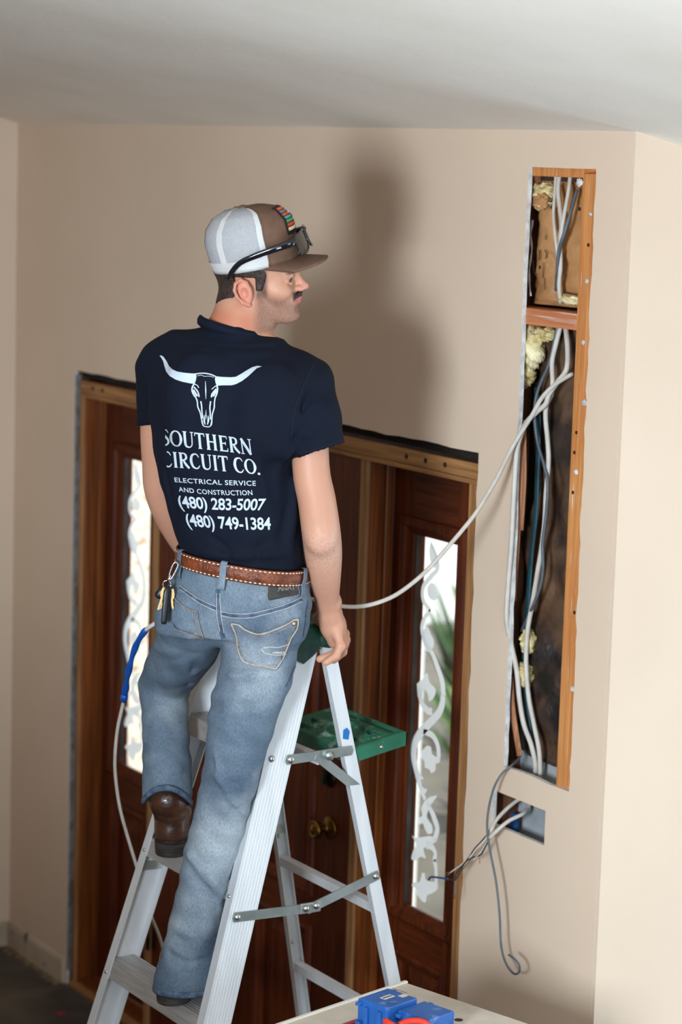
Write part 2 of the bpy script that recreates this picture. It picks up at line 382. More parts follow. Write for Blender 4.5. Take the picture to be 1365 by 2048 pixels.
bb = MB(); bb.prism(prof, lambda a, b, d: (XL - a, d, b), BY, -0.012)
tag(bb.build('baseboard_left', base_m), 'scuffed cream baseboard along the left wall', 'baseboard', kind='structure')
# rough strip of old adhesive along the floor edge
m = MB(); glue = mk('old_adhesive', (150, 132, 104), (96, 82, 66), 30, rough=.9, bump=.5, bscale=60)
pts = []; 
v = []; f = []
for i in range(40):
    x = XL + (0.0 - XL) * i / 39; w = .02 + .012 * math.sin(i * 1.7) + .008 * math.sin(i * 4.1)
    v += [(x, -.012, .003), (x, -.014 - w, .0025), (x, -.016 - w, 0.0005)]
for i in range(39):
    for j in range(2): f.append((i * 3 + j, i * 3 + j + 1, i * 3 + j + 4, i * 3 + j + 3))
m.add(v, f); tag(m.build('trim_1', glue), 'ragged strip of dried adhesive on the floor edge', 'adhesive', kind='structure')

# ------------------------------------------------------------------ entry unit: frame, door, two sidelights
FY0, FY1 = 0.007, 0.15
fr = tag(empty('trim_2', (1.16, 0.07, 0)), 'wooden entry frame with raw front edges and two mullion posts', 'door frame', kind='structure')
def jamb(name, x0, x1, z0, z1):
    o = MB().bevel_box(x0, x1, FY0 + .008, FY1, z0, z1, .0015).build(name, wood_jamb, fr)
    e = MB().bevel_box(x0, x1, FY0, FY0 + .0085, z0, z1, .002).build('raw_edge', wood_raw, o)
    return o
jamb('jamb', 0.028, 0.052, 0.0, 2.045); jamb('jamb', 2.270, 2.308, 0.0, 2.045)
jamb('mullion', 0.556, 0.592, 0.02, 2.045); jamb('mullion', 1.757, 1.791, 0.02, 2.045)
o = MB().bevel_box(0.028, 2.308, FY0 + .008, FY1, 2.045, 2.086, .0015).build('head', wood_jamb, fr)
MB().bevel_box(0.028, 2.308, FY0, FY0 + .0085, 2.045, 2.086, .002).build('raw_edge', wood_raw_h, o)
MB().bevel_box(0.03, 2.306, FY0 - .004, FY0 + .0085, 2.032, 2.0445, .003).build('head_bead', wood_raw_h, o)
for x in (0.12, 0.19, 1.98, 2.07, 2.16):
    MB().lathe([(.007, .0), (.007, -.001), (.002, .002)], (x, FY0 - .0002, 2.066), (0, 1, 0), 12).build('nail_hole', nail_m, o)
# stops and sill
for x0, x1 in ((.052, .066), (.545, .556), (1.791, 1.806), (2.256, 2.270)):
    MB().bevel_box(x0, x1, .062, .088, .03, 2.03, .003).build('stop', wood_jamb, fr)
MB().bevel_box(.052, 2.27, .062, .088, 2.03, 2.045, .003).build('stop', wood_jamb, fr)
o = MB().bevel_box(0.028, 2.308, -.004, FY1, 0.0, 0.02, .003).build('sill', wood_raw_h, fr)
MB().bevel_box(0.052, .556, .02, .085, 0.02, 0.032, .003).build('sill_board', wood_jamb, fr)
MB().bevel_box(1.791, 2.27, .02, .085, 0.02, 0.032, .003).build('sill_board', wood_jamb, fr)
# shims in the gap at the sides
for z in (.3, 1.05, 1.86, 1.32):
    MB().bevel_box(0.004, .028, .012, .03, z, z + .07, .001).build('shim', MATS['trimmer_wood'], fr)
for z in (1.12, .62, 1.72):
    MB().bevel_box(2.308, 2.3165, .010, .03, z, z + .08, .001).build('shim', wood_raw, fr)
# grey drywall paper edge strip at the far left
MB().bevel_box(0.001, .0075, .001, .02, .05, 2.1, .001).build('corner_bead', mk('grey_paper_edge', (136, 134, 134), (100, 96, 94), 30, rough=.8), fr)

def frame_mould(mb, x0, x1, z0, z1, prof):
    """picture-frame moulding; prof: list of (inset, y)"""
    v = []; f = []
    for d, y in prof:
        v += [(x0 + d, y, z0 + d), (x1 - d, y, z0 + d), (x1 - d, y, z1 - d), (x0 + d, y, z1 - d)]
    for j in range(len(prof) - 1):
        for i in range(4):
            k = (i + 1) % 4; f.append((j * 4 + i, j * 4 + k, j * 4 + 4 + k, j * 4 + 4 + i))
    mb.add(v, f); return mb
def raised(mb, x0, x1, z0, z1, yb, yf):
    """raised panel with bevelled border"""
    P = [(0, yb), (.012, yb), (.016, yb - .002), (.06, yf), (.064, yf - .002)]
    frame_mould(mb, x0, x1, z0, z1, P); d = .064
    mb.add([(x0 + d, yf - .002, z0 + d), (x1 - d, yf - .002, z0 + d), (x1 - d, yf - .002, z1 - d), (x0 + d, yf - .002, z1 - d)], [(0, 1, 2, 3)])
    return mb
def leaf(root, x0, x1, z0, z1, y0, y1, opens):
    """stiles and rails with rectangular openings; opens: list of columns [(xa,xb,[(za,zb),..])]"""
    xs = [x0]
    for xa, xb, zz in opens: xs += [xa, xb]
    xs.append(x1)
    for i in range(0, len(xs), 2): MB().bevel_box(xs[i], xs[i + 1], y0, y1, z0, z1, .0012).build('stile', wood_dark, root)
    for xa, xb, zz in opens:
        e = [z0] + [t for za, zb in zz for t in (za, zb)] + [z1]
        for i in range(0, len(e), 2): MB().bevel_box(xa, xb, y0, y1, e[i], e[i + 1], .0012).build('rail', wood_dark_h, root)

def moulding_prof(y, w=.035, h=.014, deep=.02):
    return [(-.004, y), (0, y - h * .6), (w * .2, y - h), (w * .5, y - h * .85), (w * .62, y - h * .35), (w * .9, y), (w, y + .004), (w, y + deep)]

door = tag(empty('door_1', (1.174, .03, 0)), 'dark stained six foot eight panelled entry door with antique brass knob', 'door', kind='structure')
DY0, DY1 = .012, .056
cols = [(.785, 1.085, [(.16, .655), (.755, 1.83)]), (1.262, 1.562, [(.16, .655), (.755, 1.83)])]
leaf(door, .598, 1.752, .022, 2.03, DY0, DY1, cols)
for xa, xb, zz in cols:
    for za, zb in zz:
        mo = frame_mould(MB(), xa - .004, xb + .004, za - .004, zb + .004, moulding_prof(DY0)).build('panel_moulding', wood_dark, door)
        raised(MB(), xa, xb, za, zb, DY0 + .02, DY0 + .008).build('raised_panel', wood_dark, door)
brass = mk('antique_brass', (150, 112, 52), (96, 68, 30), 20, rough=.32, metal=1.0, bump=.1, bscale=60)
brass_dk = mk('dark_bronze', (70, 56, 40), (44, 34, 24), 20, rough=.4, metal=.9)
kp = on_y(660, 1655, DY0)
k = MB().lathe([(.033, 0), (.034, -.003), (.030, -.007), (.027, -.006), (.024, -.010), (.014, -.011), (.011, -.018), (.011, -.028), (.018, -.034), (.026, -.042), (.028, -.050), (.024, -.057), (.020, -.058), (.018, -.056), (.012, -.057), (.010, -.060), (.004, -.061)], kp, (0, 1, 0), 28).build('door_knob', brass, door)
kp = on_y(662, 1553, DY0)
k = MB().lathe([(.030, 0), (.031, -.004), (.026, -.012), (.018, -.014), (.012, -.015)], kp, (0, 1, 0), 24).build('deadbolt', brass_dk, door)
MB().bevel_box(kp[0] - .006, kp[0] + .006, kp[1] - .034, kp[1] - .014, kp[2] - .02, kp[2] + .02, .003).build('thumb_turn', brass_dk, k)
for z in (.30, 1.05, 1.80):
    h = MB().cyl((.594, -.001, z), (.594, -.001, z + .10), .0065, sides=12).build('hinge', brass_dk, door)
    MB().box(.598, .625, .0105, .0125, z, z + .10).build('hinge_leaf', brass_dk, h)

glass_m = bpy.data.materials.new('window_glass'); glass_m.use_nodes = True
nt = glass_m.node_tree; nt.nodes.clear(); out = nt.nodes.new('ShaderNodeOutputMaterial'); mx = nt.nodes.new('ShaderNodeMixShader')
tr = nt.nodes.new('ShaderNodeBsdfTransparent'); gl = nt.nodes.new('ShaderNodeBsdfGlossy'); gl.inputs['Roughness'].default_value = .02
fz = nt.nodes.new('ShaderNodeMath'); fz.operation = 'MULTIPLY_ADD'; lw_ = nt.nodes.new('ShaderNodeLayerWeight'); pw_ = nt.nodes.new('ShaderNodeMath'); pw_.operation = 'POWER'; pw_.inputs[1].default_value = 5.0
nt.links.new(lw_.outputs['Facing'], pw_.inputs[0]); nt.links.new(pw_.outputs[0], fz.inputs[0]); fz.inputs[1].default_value = .8; fz.inputs[2].default_value = .03; tr.inputs[0].default_value = (.93, .96, .95, 1)
nt.links.new(fz.outputs[0], mx.inputs[0]); nt.links.new(tr.outputs[0], mx.inputs[1]); nt.links.new(gl.outputs[0], mx.inputs[2]); nt.links.new(mx.outputs[0], out.inputs[0])
etch_m = bpy.data.materials.new('etched_frost'); etch_m.use_nodes = True
nt = etch_m.node_tree; nt.nodes.clear(); out = nt.nodes.new('ShaderNodeOutputMaterial'); mx = nt.nodes.new('ShaderNodeMixShader'); mx.inputs[0].default_value = .82
df = nt.nodes.new('ShaderNodeBsdfDiffuse'); tl = nt.nodes.new('ShaderNodeBsdfTranslucent')
for q in (df, tl): q.inputs[0].default_value = (.90, .93, .96, 1)
nt.links.new(df.outputs[0], mx.inputs[1]); nt.links.new(tl.outputs[0], mx.inputs[2]); nt.links.new(mx.outputs[0], out.inputs[0])
bead_m = mk('glazing_bead', (70, 66, 66), (40, 36, 34), 10, rough=.5)

# etched vine design of the sidelights, as flat pieces on the glass (traced on the right pane)
def C4(x, y): return (660 + x / 3.4147, 1400 + y / 3.4147)
def C3(x, y): return (660 + x / 3.4147, 820 + y / 3.4147)
ETP = [[C4(*p) for p in q] for q in (
    [(630, 1180), (648, 1184), (655, 1225), (680, 1238), (725, 1240), (738, 1235), (735, 1290), (700, 1320), (665, 1335), (650, 1385), (600, 1335), (590, 1290), (560, 1265), (580, 1245), (610, 1245), (622, 1215)],
    [(560, 925), (590, 940), (640, 935), (690, 930), (735, 955), (700, 985), (665, 1000), (640, 1020), (655, 1080), (620, 1070), (590, 1095), (558, 1085), (570, 1030), (590, 990), (575, 950)],
    [(690, 660), (732, 655), (702, 700), (678, 740), (664, 800), (700, 860), (700, 905), (672, 915), (650, 880), (635, 840), (615, 850), (610, 810), (630, 790), (625, 740), (650, 690)],
    [(630, 350), (660, 315), (690, 320), (700, 370), (730, 390), (755, 405), (745, 430), (725, 435), (720, 480), (695, 500), (680, 475), (650, 460), (645, 420), (625, 385)],
    [(575, 440), (605, 490), (640, 540), (600, 545), (640, 600), (665, 612), (640, 640), (605, 570), (580, 500)])]
ETP += [[C3(*p) for p in q] for q in (
    [(595, 1870), (635, 1835), (665, 1795), (682, 1860), (722, 1905), (716, 1955), (680, 1990), (668, 1935), (640, 1905), (628, 1960), (604, 1965)],
    [(640, 1500), (670, 1480), (690, 1530), (712, 1580), (700, 1630), (665, 1650), (640, 1600), (628, 1545)],
    [(690, 1180), (720, 1200), (745, 1250), (730, 1290), (700, 1300), (672, 1270), (668, 1215)],
    [(690, 900), (712, 940), (735, 1000), (740, 1060), (715, 1080), (690, 1040), (680, 960)])]
ETS = [([C4(*p) for p in ((728, 1245), (726, 1150), (716, 1090))], (5, 5, 6)),
       ([C4(*p) for p in ((712, 1100), (722, 1050), (700, 1005), (660, 985))], (5, 5, 6, 8)),
       ([C4(*p) for p in ((715, 960), (735, 880), (712, 800), (686, 740), (668, 690))], (6, 7, 7, 5, 3)),
       ([C4(*p) for p in ((652, 680), (618, 590), (590, 470), (575, 380), (585, 290), (625, 220), (690, 150), (745, 90), (768, 30), (775, -30))], (4, 6, 8, 9, 9, 9, 8, 8, 8, 7)),
       ([C4(*p) for p in ((640, 215), (700, 240), (735, 300), (745, 370), (740, 410))], (5, 6, 6, 6, 4)),
       ([C3(*p) for p in ((778, 1950), (768, 1850), (735, 1750), (700, 1660), (660, 1600), (630, 1500), (650, 1420), (690, 1370))], (7, 7, 6, 5, 5, 5, 5, 4)),
       ([C3(*p) for p in ((612, 1890), (625, 1990), (665, 2050), (700, 2060))], (5, 6, 7, 6)),
       ([C3(*p) for p in ((690, 1370), (640, 1300), (640, 1210), (690, 1140), (740, 1080), (730, 1000), (690, 900))], (4, 5, 5, 5, 5, 4, 2))]
def etch(dx, y, root):
    th = .0012
    for poly in ETP:
        pts = [on_y(a, b, .101) for a, b in poly]; q = spline([(p[0], p[2]) for p in pts] + [(pts[0][0], pts[0][2])], 4)[:-1]
        bm = bmesh.new(); vs = [bm.verts.new((p[0] + dx, y, p[1])) for p in q]
        ed = [bm.edges.new((vs[i], vs[(i + 1) % len(vs)])) for i in range(len(vs))]
        bmesh.ops.triangle_fill(bm, edges=ed, use_beauty=True); bm.verts.index_update()
        m = MB(); m.add([tuple(w.co) for w in bm.verts], [[w.index for w in fc.verts] for fc in bm.faces]); bm.free()
        m.build('etched_leaf', etch_m, root)
    for pl, ws in ETS:
        c = spline([(*on_y(a, b, .101)[[0, 2]], w / 1000 * 1.5) for (a, b), w in zip(pl, ws)], 6)
        v = []; f = []
        for i in range(len(c)):
            t = np.array(c[min(i + 1, len(c) - 1)][:2]) - np.array(c[max(i - 1, 0)][:2]); t /= (np.linalg.norm(t) + 1e-9); nn = np.array([-t[1], t[0]])
            a = np.array(c[i][:2]) + nn * c[i][2]; b = np.array(c[i][:2]) - nn * c[i][2]
            v += [(a[0] + dx, y - .0003, a[1]), (b[0] + dx, y - .0003, b[1])]
        for i in range(len(c) - 1): f.append((2 * i, 2 * i + 1, 2 * i + 3, 2 * i + 2))
        MB().add(v, f).build('etched_stem', etch_m, root)

def sidelight(name, x0, x1, gx0, gx1, label):
    r = tag(empty(name, ((x0 + x1) / 2, .1, 0)), label, 'sidelight', kind='structure')
    ya, yb = .088, .128; gz0, gz1 = .80, 1.86
    leaf(r, x0, x1, .033, 2.03, ya, yb, [(gx0, gx1, [(.16, .66), (gz0, gz1)])])
    frame_mould(MB(), gx0 - .055, gx1 + .055, gz0 - .03, gz1 + .028, moulding_prof(ya, .045, .014, .012)).build('glass_moulding', wood_dark, r)
    frame_mould(MB(), gx0 - .02, gx1 + .02, .14, .68, moulding_prof(ya, .03, .012)).build('panel_moulding', wood_dark, r)
    raised(MB(), gx0, gx1, .16, .66, ya + .02, ya + .008).build('raised_panel', wood_dark, r)
    frame_mould(MB(), gx0 - .004, gx1 + .004, gz0 - .004, gz1 + .004, [(0, .098), (.006, .098), (.007, .112)]).build('glazing_bead', bead_m, r)
    g = MB().box(gx0, gx1, .103, .108, gz0, gz1).build('glass_pane', glass_m, r)
    return r
wl = sidelight('window_1', .066, .545, .180, .385, 'narrow etched-glass sidelight left of the entry door behind the man')
wr = sidelight('window_2', 1.806, 2.256, 1.905, 2.112, 'narrow etched-glass sidelight between the entry door and the cut wall')
etch(0.0, .101, wr); etch(-1.725, .101, wl)

# ------------------------------------------------------------------ outside, seen through the sidelights
slab_m = mk('porch_concrete', (96, 91, 84), (80, 75, 69), 4, rough=.9)
stucco_m = mk('stucco', (250, 238, 226), (190, 146, 118), 22, rough=.95, bump=.6, bscale=40, lo=.56, hi=.66)
tag(MB().box(-9, XR - .13, .16, 9, -.14, -.02).build('ground', slab_m), 'pale concrete porch ground outside the sidelights', 'ground', kind='structure')
st = MB().box(-1.45, -1.2, .16, 1.75, -.02, 3.1).build('porch_wall', stucco_m); tag(st, 'speckled cream stucco porch wall seen through the left sidelight', 'wall', kind='structure')
pw = empty('porch_post', (.30, 1.15, -.02)); tag(pw, 'white porch post seen at the edge of the right sidelight', 'post')
white_m = mk('white_paint', (238, 240, 242), rough=.6)
MB().bevel_box(.25, .36, 1.12, 1.20, -.02, 3.0, .006).build('shaft', white_m, pw); MB().bevel_box(.23, .38, 1.10, 1.22, -.02, .14, .008).build('base', mk('tan_paint', (206, 176, 110), rough=.7), pw)
tag(MB().bevel_box(-5.2, -5.0, 2.0, 9.0, -.02, 2.2, .01).build('garden_wall', white_m), 'white garden wall beyond the plants outside', 'wall', kind='structure')
leaf_m = mk('leaf_green', (92, 142, 50), (56, 104, 34), 14, rough=.5)
leaf_m2 = mk('leaf_deep_green', (66, 100, 54), (40, 66, 36), 14, rough=.55)
def shrub(name, loc, h, n, mat, label, seed, w=.03, droop=.5):
    rng = random.Random(seed); r = tag(empty(name, loc), label, 'plant'); m = MB()
    for i in range(n):
        a = rng.uniform(0, 6.283); tilt = rng.uniform(.08, .62); L = h * rng.uniform(.6, 1.1); b = rng.uniform(-.12, .12), rng.uniform(-.12, .12); z0 = rng.uniform(0, .3) * h
        v = []; f = []
        for k in range(6):
            t = k / 5; rr = L * tilt * t; zz = z0 + L * (t * (1.1 - .3 * tilt) - droop * tilt * t * t); ww = w * (1 - t) ** .6 * (0.4 + 1.2 * min(t * 3, 1)) * .5
            c = (loc[0] + b[0] + math.cos(a) * rr, loc[1] + b[1] + math.sin(a) * rr, loc[2] + max(zz, .01))
            v += [(c[0] - math.sin(a) * ww, c[1] + math.cos(a) * ww, c[2]), (c[0] + math.sin(a) * ww, c[1] - math.cos(a) * ww, c[2] + .004)]
        for k in range(5): f.append((2 * k, 2 * k + 1, 2 * k + 3, 2 * k + 2))
        m.add(v, f, True)
    tag(m.build('foliage', mat, r), kind='stuff')
    MB().tube([(loc[0], loc[1], loc[2]), (loc[0] + .01, loc[1], loc[2] + h * .4)], .03, 8).build('stem', MATS['trimmer_wood'], r)
    return r
shrub('garden_shrub', (-.85, 2.5, -.02), .78, 150, leaf_m, 'bright green strap-leaved plant outside the right sidelight', 2, w=.07)
shrub('garden_shrub', (-1.95, 3.25, -.02), .78, 190, leaf_m2, 'taller dark green bush behind the bright strap-leaved plant', 5, w=.08, droop=.3)
# printing and a torn white edge on the upper kraft facing
for pts, w in ((((1067, 520), (1069, 545), (1073, 552)), 3), (((1079, 500), (1080, 512), (1079, 520)), 3), (((1091, 500), (1094, 508), (1092, 518)), 3), (((1079, 532), (1080, 538)), 4), (((1087, 525), (1087, 545), (1086, 556)), 2), (((1092, 480), (1092, 470)), 2), (((1089, 556), (1090, 580)), 2)):
    MB().tube([on_y(a, b, .036) for a, b in pts], w * .0006, 6, flat=.4).build('printed_mark', dark_m, wall_front)
MB().tube(spline([on_y(a, b, .040) for a, b in ((1066, 440), (1062, 470), (1064, 500), (1060, 530), (1059, 560), (1062, 592))], 4), [.004 + .0015 * math.sin(i * 1.3) for i in range(21)], 6, flat=.4).build('torn_edge', gyp_m, wall_front)
wool(on_y(1082, 402, .034), (.028, .012, .020), 21, 'kraft_flap', kraft_m)
# ------------------------------------------------------------------ aluminium step ladder
alu = mk('aluminium', (226, 227, 229), (214, 216, 219), 9, stretch=(3, 3, .5), rough=.45, metal=.3, bump=.05, bscale=60, rvar=.05)
alu_step = mk('worn_tread', (190, 188, 186), (168, 165, 162), 14, stretch=(.6, 6, 6), rough=.5, metal=.5, bump=.2, bscale=40)
steel = mk('zinc_strap', (190, 196, 194), (160, 168, 164), 14, rough=.38, metal=.9, bump=.08, bscale=50)
rivet_m = mk('rivet', (190, 188, 184), rough=.3, metal=1.0)
green_m = mk('green_plastic', (34, 104, 78), (24, 82, 60), 10, rough=.5, c3=(176, 190, 180), s3=26, lo3=.56, hi3=.82)
green_dk = mk('stained_green_plastic', (24, 70, 54), (14, 46, 38), 18, rough=.5, c3=(120, 140, 128), s3=24, lo3=.6, hi3=.75)
LXC = 2.353
def xn(z): return 2.600 - .073 * (z - .87)      # near rail, outer face
def xf(z): return 2.106 + .073 * (z - .87)      # far rail, outer face
def yfr(z): return -0.914 + .287 * (z - .87)    # front edge of the front rails
def yre(z): return -0.372 - .215 * (z - .875)   # rear edge of the rear rails
lad = tag(empty('step_ladder', (LXC, -.68, 0)), 'aluminium step ladder with green top and green paint shelf', 'ladder')

def channel(name, zs, xo, side, yof, depth, fl, grooves, mat=alu):
    """C channel: web on the outer face, flanges pointing inward; side=+1 for the near rail"""
    t = .0028
    prof = [(0, 0)]
    if grooves:
        for g in range(1, 9):
            c = depth * g / 9
            prof += [(0, c - .0014), (-.0004, c - .0006), (-.0004, c + .0006), (0, c + .0014)]
    prof += [(0, depth), (-fl, depth), (-fl, depth - t), (-t, depth - t), (-t, t), (-fl, t), (-fl, 0)]
    m = MB()
    def ring(i):
        z = zs[i]; return [(xo(z) + a * side, yof(z) + b, z) for a, b in prof]
    m.sweep(ring, len(zs), len(prof), True, False); return m.build(name, mat, lad)
ZT = 1.735
for side, xo in ((1, xn), (-1, xf)):
    channel('front_rail', (0.0, .9, ZT - .012), xo, side, yfr, .076, .028, side == 1)
    channel('rear_rail', (0.0, .9, ZT - .015), xo, side, lambda z: yre(z) - .034, .034, .020, False)
# steps: folded treads with front and back skirts
ZS = [.262, .566, .870, 1.175, 1.480]
for z in ZS:
    w = .0745; xa, xb = xf(z) + .003, xn(z) - .003; ya = yfr(z) + .001; sk = .042
    prof = [(0, -.004)]
    for g in range(8):
        c = w * (g + .5) / 8; prof += [(c - .003, 0), (c - .001, .0012), (c + .001, .0012), (c + .003, 0)]
    prof += [(w, -.004), (w - .004, -.03), (w - .0065, -.03), (w - .004, -.006), (.004, -.006), (-.0075, -sk), (-.0105, -sk)]
    m = MB(); m.prism(prof, lambda a, b, d: (d, ya + a, z + b), xa, xb); m.build('step', alu_step, lad)
def rivet(p, ax, r=.0075):
    MB().lathe([(r, 0), (r, .001), (r * .8, .0035), (r * .4, .005), (.0005, .0054)], p, ax, 14).build('rivet', rivet_m, lad)
for z in ZS[2:]:
    if z > 1.4: rivet((xn(z - .022) - .0002, yfr(z - .022) + .018, z - .022), (1, 0, 0), .0085)
    rivet((xf(z - .03) + .014, yfr(z - .03) + .0005, z - .03), (0, -1, 0), .005)
    rivet((xn(z - .03) - .016, yfr(z - .03) + .0005, z - .03), (0, -1, 0), .005)
    rivet((xf(z) + .0032, yfr(z) + .03, z - .05), (1, 0, 0), .006)
# rear horizontal braces
for z in (.20, .48, .78, 1.075):
    y = yre(z) - .026; m = MB(); xa, xb = xf(z) + .003, xn(z) - .003
    m.prism([(0, 0), (.024, 0), (.024, -.0025), (.0025, -.0025), (.0025, -.022), (0, -.022)], lambda a, b, d: (d, y - .004 + a, z + b), xa, xb)
    m.build('rear_brace', alu, lad)
    rivet((xf(z) + .016, yre(z) - .0335, z + .055), (0, -1, 0), .005)
# spreader straps (near and far), two links each
def strap(p0, p1, name='spreader'):
    a, b = Vector(p0), Vector(p1); d = (b - a).normalized(); n = Vector((1, 0, 0)); up = n.cross(d).normalized(); w = .0115
    m = MB(); m.prism([(-.008, -w), (-.012, 0), (-.008, w), ((b - a).length + .008, w), ((b - a).length + .012, 0), ((b - a).length + .008, -w)], lambda s_, t_, k_: tuple(a + d * s_ + up * t_ + n * k_), -.0015, .0015)
    return m.build(name, steel, lad)
for side in (1, -1):
    xo = (lambda z: xn(z) + .003) if side == 1 else (lambda z: xf(z) + .005)
    p0 = Vector((xo(1.10), yfr(1.10) + .022, 1.100)); p2 = Vector((xo(1.146), yre(1.146) - .014, 1.146)); p1 = Vector((xo(1.1) , -.628, 1.094))
    strap(p0, p1); strap(p1 + Vector((.002 * side, 0, 0)), p2)
    m = MB(); m.bevel_box(p1.x - .004, p1.x + .004, p1.y - .028, p1.y + .028, p1.z - .012, p1.z + .014, .003); m.build('hinge_plate', steel, lad)
    if side == 1:
        for p in (p0, p2, p1 + Vector((.004, -.014, .002)), p1 + Vector((.004, .014, .005))): rivet(tuple(p + Vector((.002, 0, 0))), (1, 0, 0), .0085)
# top cap
cap = MB(); zc = ZT
yc0, yc1 = yfr(zc) - .006, yre(zc) + .016
cap.bevel_box(xf(zc) - .012, xn(zc) + .012, yc0, yc1, zc - .008, zc + .03, .008, seg=3)
capo = cap.build('top_cap', green_dk, lad)
# side cheeks of the cap: curved ears that clasp rails
for side, xo in ((1, xn(zc) + .004), (-1, xf(zc) - .010)):
    pr = [(yc0, zc + .01), (yc0 - .004, zc - .045), (yc0 + .03, zc - .062), (yc0 + .055, zc - .045), (yc0 + .075, zc - .028), (yc1 - .06, zc - .024), (yc1 - .03, zc - .03), (yc1, zc - .02), (yc1, zc + .01)]
    MB().prism(pr, lambda a, b, d: (d, a, b), xo, xo + .007).build('cap_ear', green_dk, capo)
# paint shelf at the back with a recessed ring and tool slots
sx0, sx1, sy0, sy1, sz = 2.232, 2.550, -.508, -.345, 1.454
STILT = .18
sh = MB()
def gridplate(mb, x0, x1, y0, y1, zt, holes, nx=62, ny=50):
    H = np.zeros((nx, ny)); xs = np.linspace(x0, x1, nx); ys = np.linspace(y0, y1, ny)
    for i, x in enumerate(xs):
        for j, y in enumerate(ys):
            u, v = (x - x0) / (x1 - x0), (y - y0) / (y1 - y0); h = 0.0
            r = math.hypot((x - 2.415) / .075, (y + .437) / .042)
            if r < .92: h = -.006
            elif r < 1.06: h = .003
            elif .07 < u < .93 and .05 < v < .72:
                h = -.002 if (int(i / 2) % 2 == 0 or int(j / 2) % 2 == 0) else .0005
            if .08 < u < .92 and .80 < v < .93: h = -.010
            for (a, b, c, d) in holes:
                if a < u < b and c < v < d: h = -.016
            e = min(u, 1 - u) * (x1 - x0), min(v, 1 - v) * (y1 - y0)
            if min(e) < .004: h -= .004 * (1 - min(e) / .004)
            H[i, j] = zt + h
    v = [(xs[i], ys[j], H[i, j]) for i in range(nx) for j in range(ny)]; f = [(i * ny + j, (i + 1) * ny + j, (i + 1) * ny + j + 1, i * ny + j + 1) for i in range(nx - 1) for j in range(ny - 1)]
    mb.add(v, f)
gridplate(sh, sx0, sx1, sy0, sy1, sz, ((.10, .34, .08, .20), (.10, .20, .32, .42), (.78, .84, .12, .34), (.86, .92, .30, .50), (.72, .80, .52, .66)))
sh.bevel_box(sx0 + .004, sx1 - .004, sy0 + .004, sy1 - .004, sz - .030, sz - .0175, .003)
for a in ((sx0, sx0 + .003, sy0, sy1), (sx1 - .003, sx1, sy0, sy1), (sx0, sx1, sy0, sy0 + .003), (sx0, sx1, sy1 - .003, sy1)):
    sh.box(a[0], a[1], a[2], a[3], sz - .034, sz - .003)
sh.v = [(x, y, z + STILT * (y - sy0)) for x, y, z in sh.v]
sho = sh.build('paint_shelf', green_m, lad)
for y in (sy0 + .015, sy0 + .09): MB().lathe([(.006, 0), (.005, .002), (.002, .003)], (sx1, y, sz - .018 + STILT * (y - sy0)), (1, 0, 0), 10).build('shelf_rivet', rivet_m, sho)
# shelf arms
for side in (1, -1):
    xa = xn(1.46) + .004 if side == 1 else xf(1.46) - .006
    strap((xa, yfr(1.455) + .066, 1.452), (xa, yre(1.46) - .02, 1.456), 'shelf_arm')
    strap((xa + .001, -.60, 1.448), (xa + .001, yre(1.36) - .012, 1.36), 'shelf_brace')
    m = MB(); m.cyl((xa, -.575, 1.452), (xa + .012 * side, -.575, 1.452), .011, sides=14); m.build('shelf_pivot', steel, lad)
    if side == 1:
        rivet((xa + .002, yfr(1.455) + .068, 1.452), (1, 0, 0), .010)
m = MB(); m.bevel_box(xf(1.45) + .004, xn(1.45) - .004, -.600, -.575, 1.428, 1.45, .002); m.build('shelf_bar', alu, lad)
# blue sticker on the rear rail
z = 1.497; y = yre(z) - .017; x = xn(z) + .0006
MB().prism([(y - .009, z - .012), (y + .007, z - .016), (y + .010, z + .004), (y + .002, z + .014), (y - .008, z + .009)], lambda a, b, d: (d, a, b), x, x + .0006).build('sticker', mk('blue_sticker', (16, 104, 176), rough=.6), lad)
# rubber feet
rub = mk('rubber', (36, 38, 38), rough=.8)
for xo, s_ in ((xn, 1), (xf, -1)):
    for y in (yfr(0) - .004, yre(0) - .04):
        MB().bevel_box(min(xo(0) + .006 * s_, xo(0) - .034 * s_), max(xo(0) + .006 * s_, xo(0) - .034 * s_), y, y + (.086 if y < -.5 else .046), 0.0005, .05, .006).build('foot', rub, lad)
# ------------------------------------------------------------------ the man: implicit surfaces meshed with surface nets
PO = np.array([2.36, -.93, 0.0]); FH = np.array([-.8451, .5346, 0.0]); RH = np.array([.5346, .8451, 0.0])
def q3(px, py, v):
    r = ray(px, py); return CAM + r * (((PO - CAM) @ FH + v) / (r @ FH))
def L(px, py, v):
    d = q3(px, py, v) - PO; return np.array([d @ RH, d @ FH, d[2]])
PXM = (PO - CAM) @ FH / FPX / 1.0105          # metres per pixel near the man
man = empty('person', tuple(PO), math.atan2(RH[1], RH[0]))
tag(man, 'man in navy printed t-shirt, jeans and trucker cap standing on the ladder', 'person')

def smin(a, b, k):
    h = np.maximum(k - np.abs(a - b), 0) / k; return np.minimum(a, b) - h * h * k * .25
def smax(a, b, k): return -smin(-a, -b, k)
def axis(segs):
    out = []
    for a, b, h in segs: out += list(np.linspace(a, b, max(2, int(round((b - a) / h)) + 1))[:-1])
    out.append(segs[-1][1]); return np.array(out, dtype=np.float32)

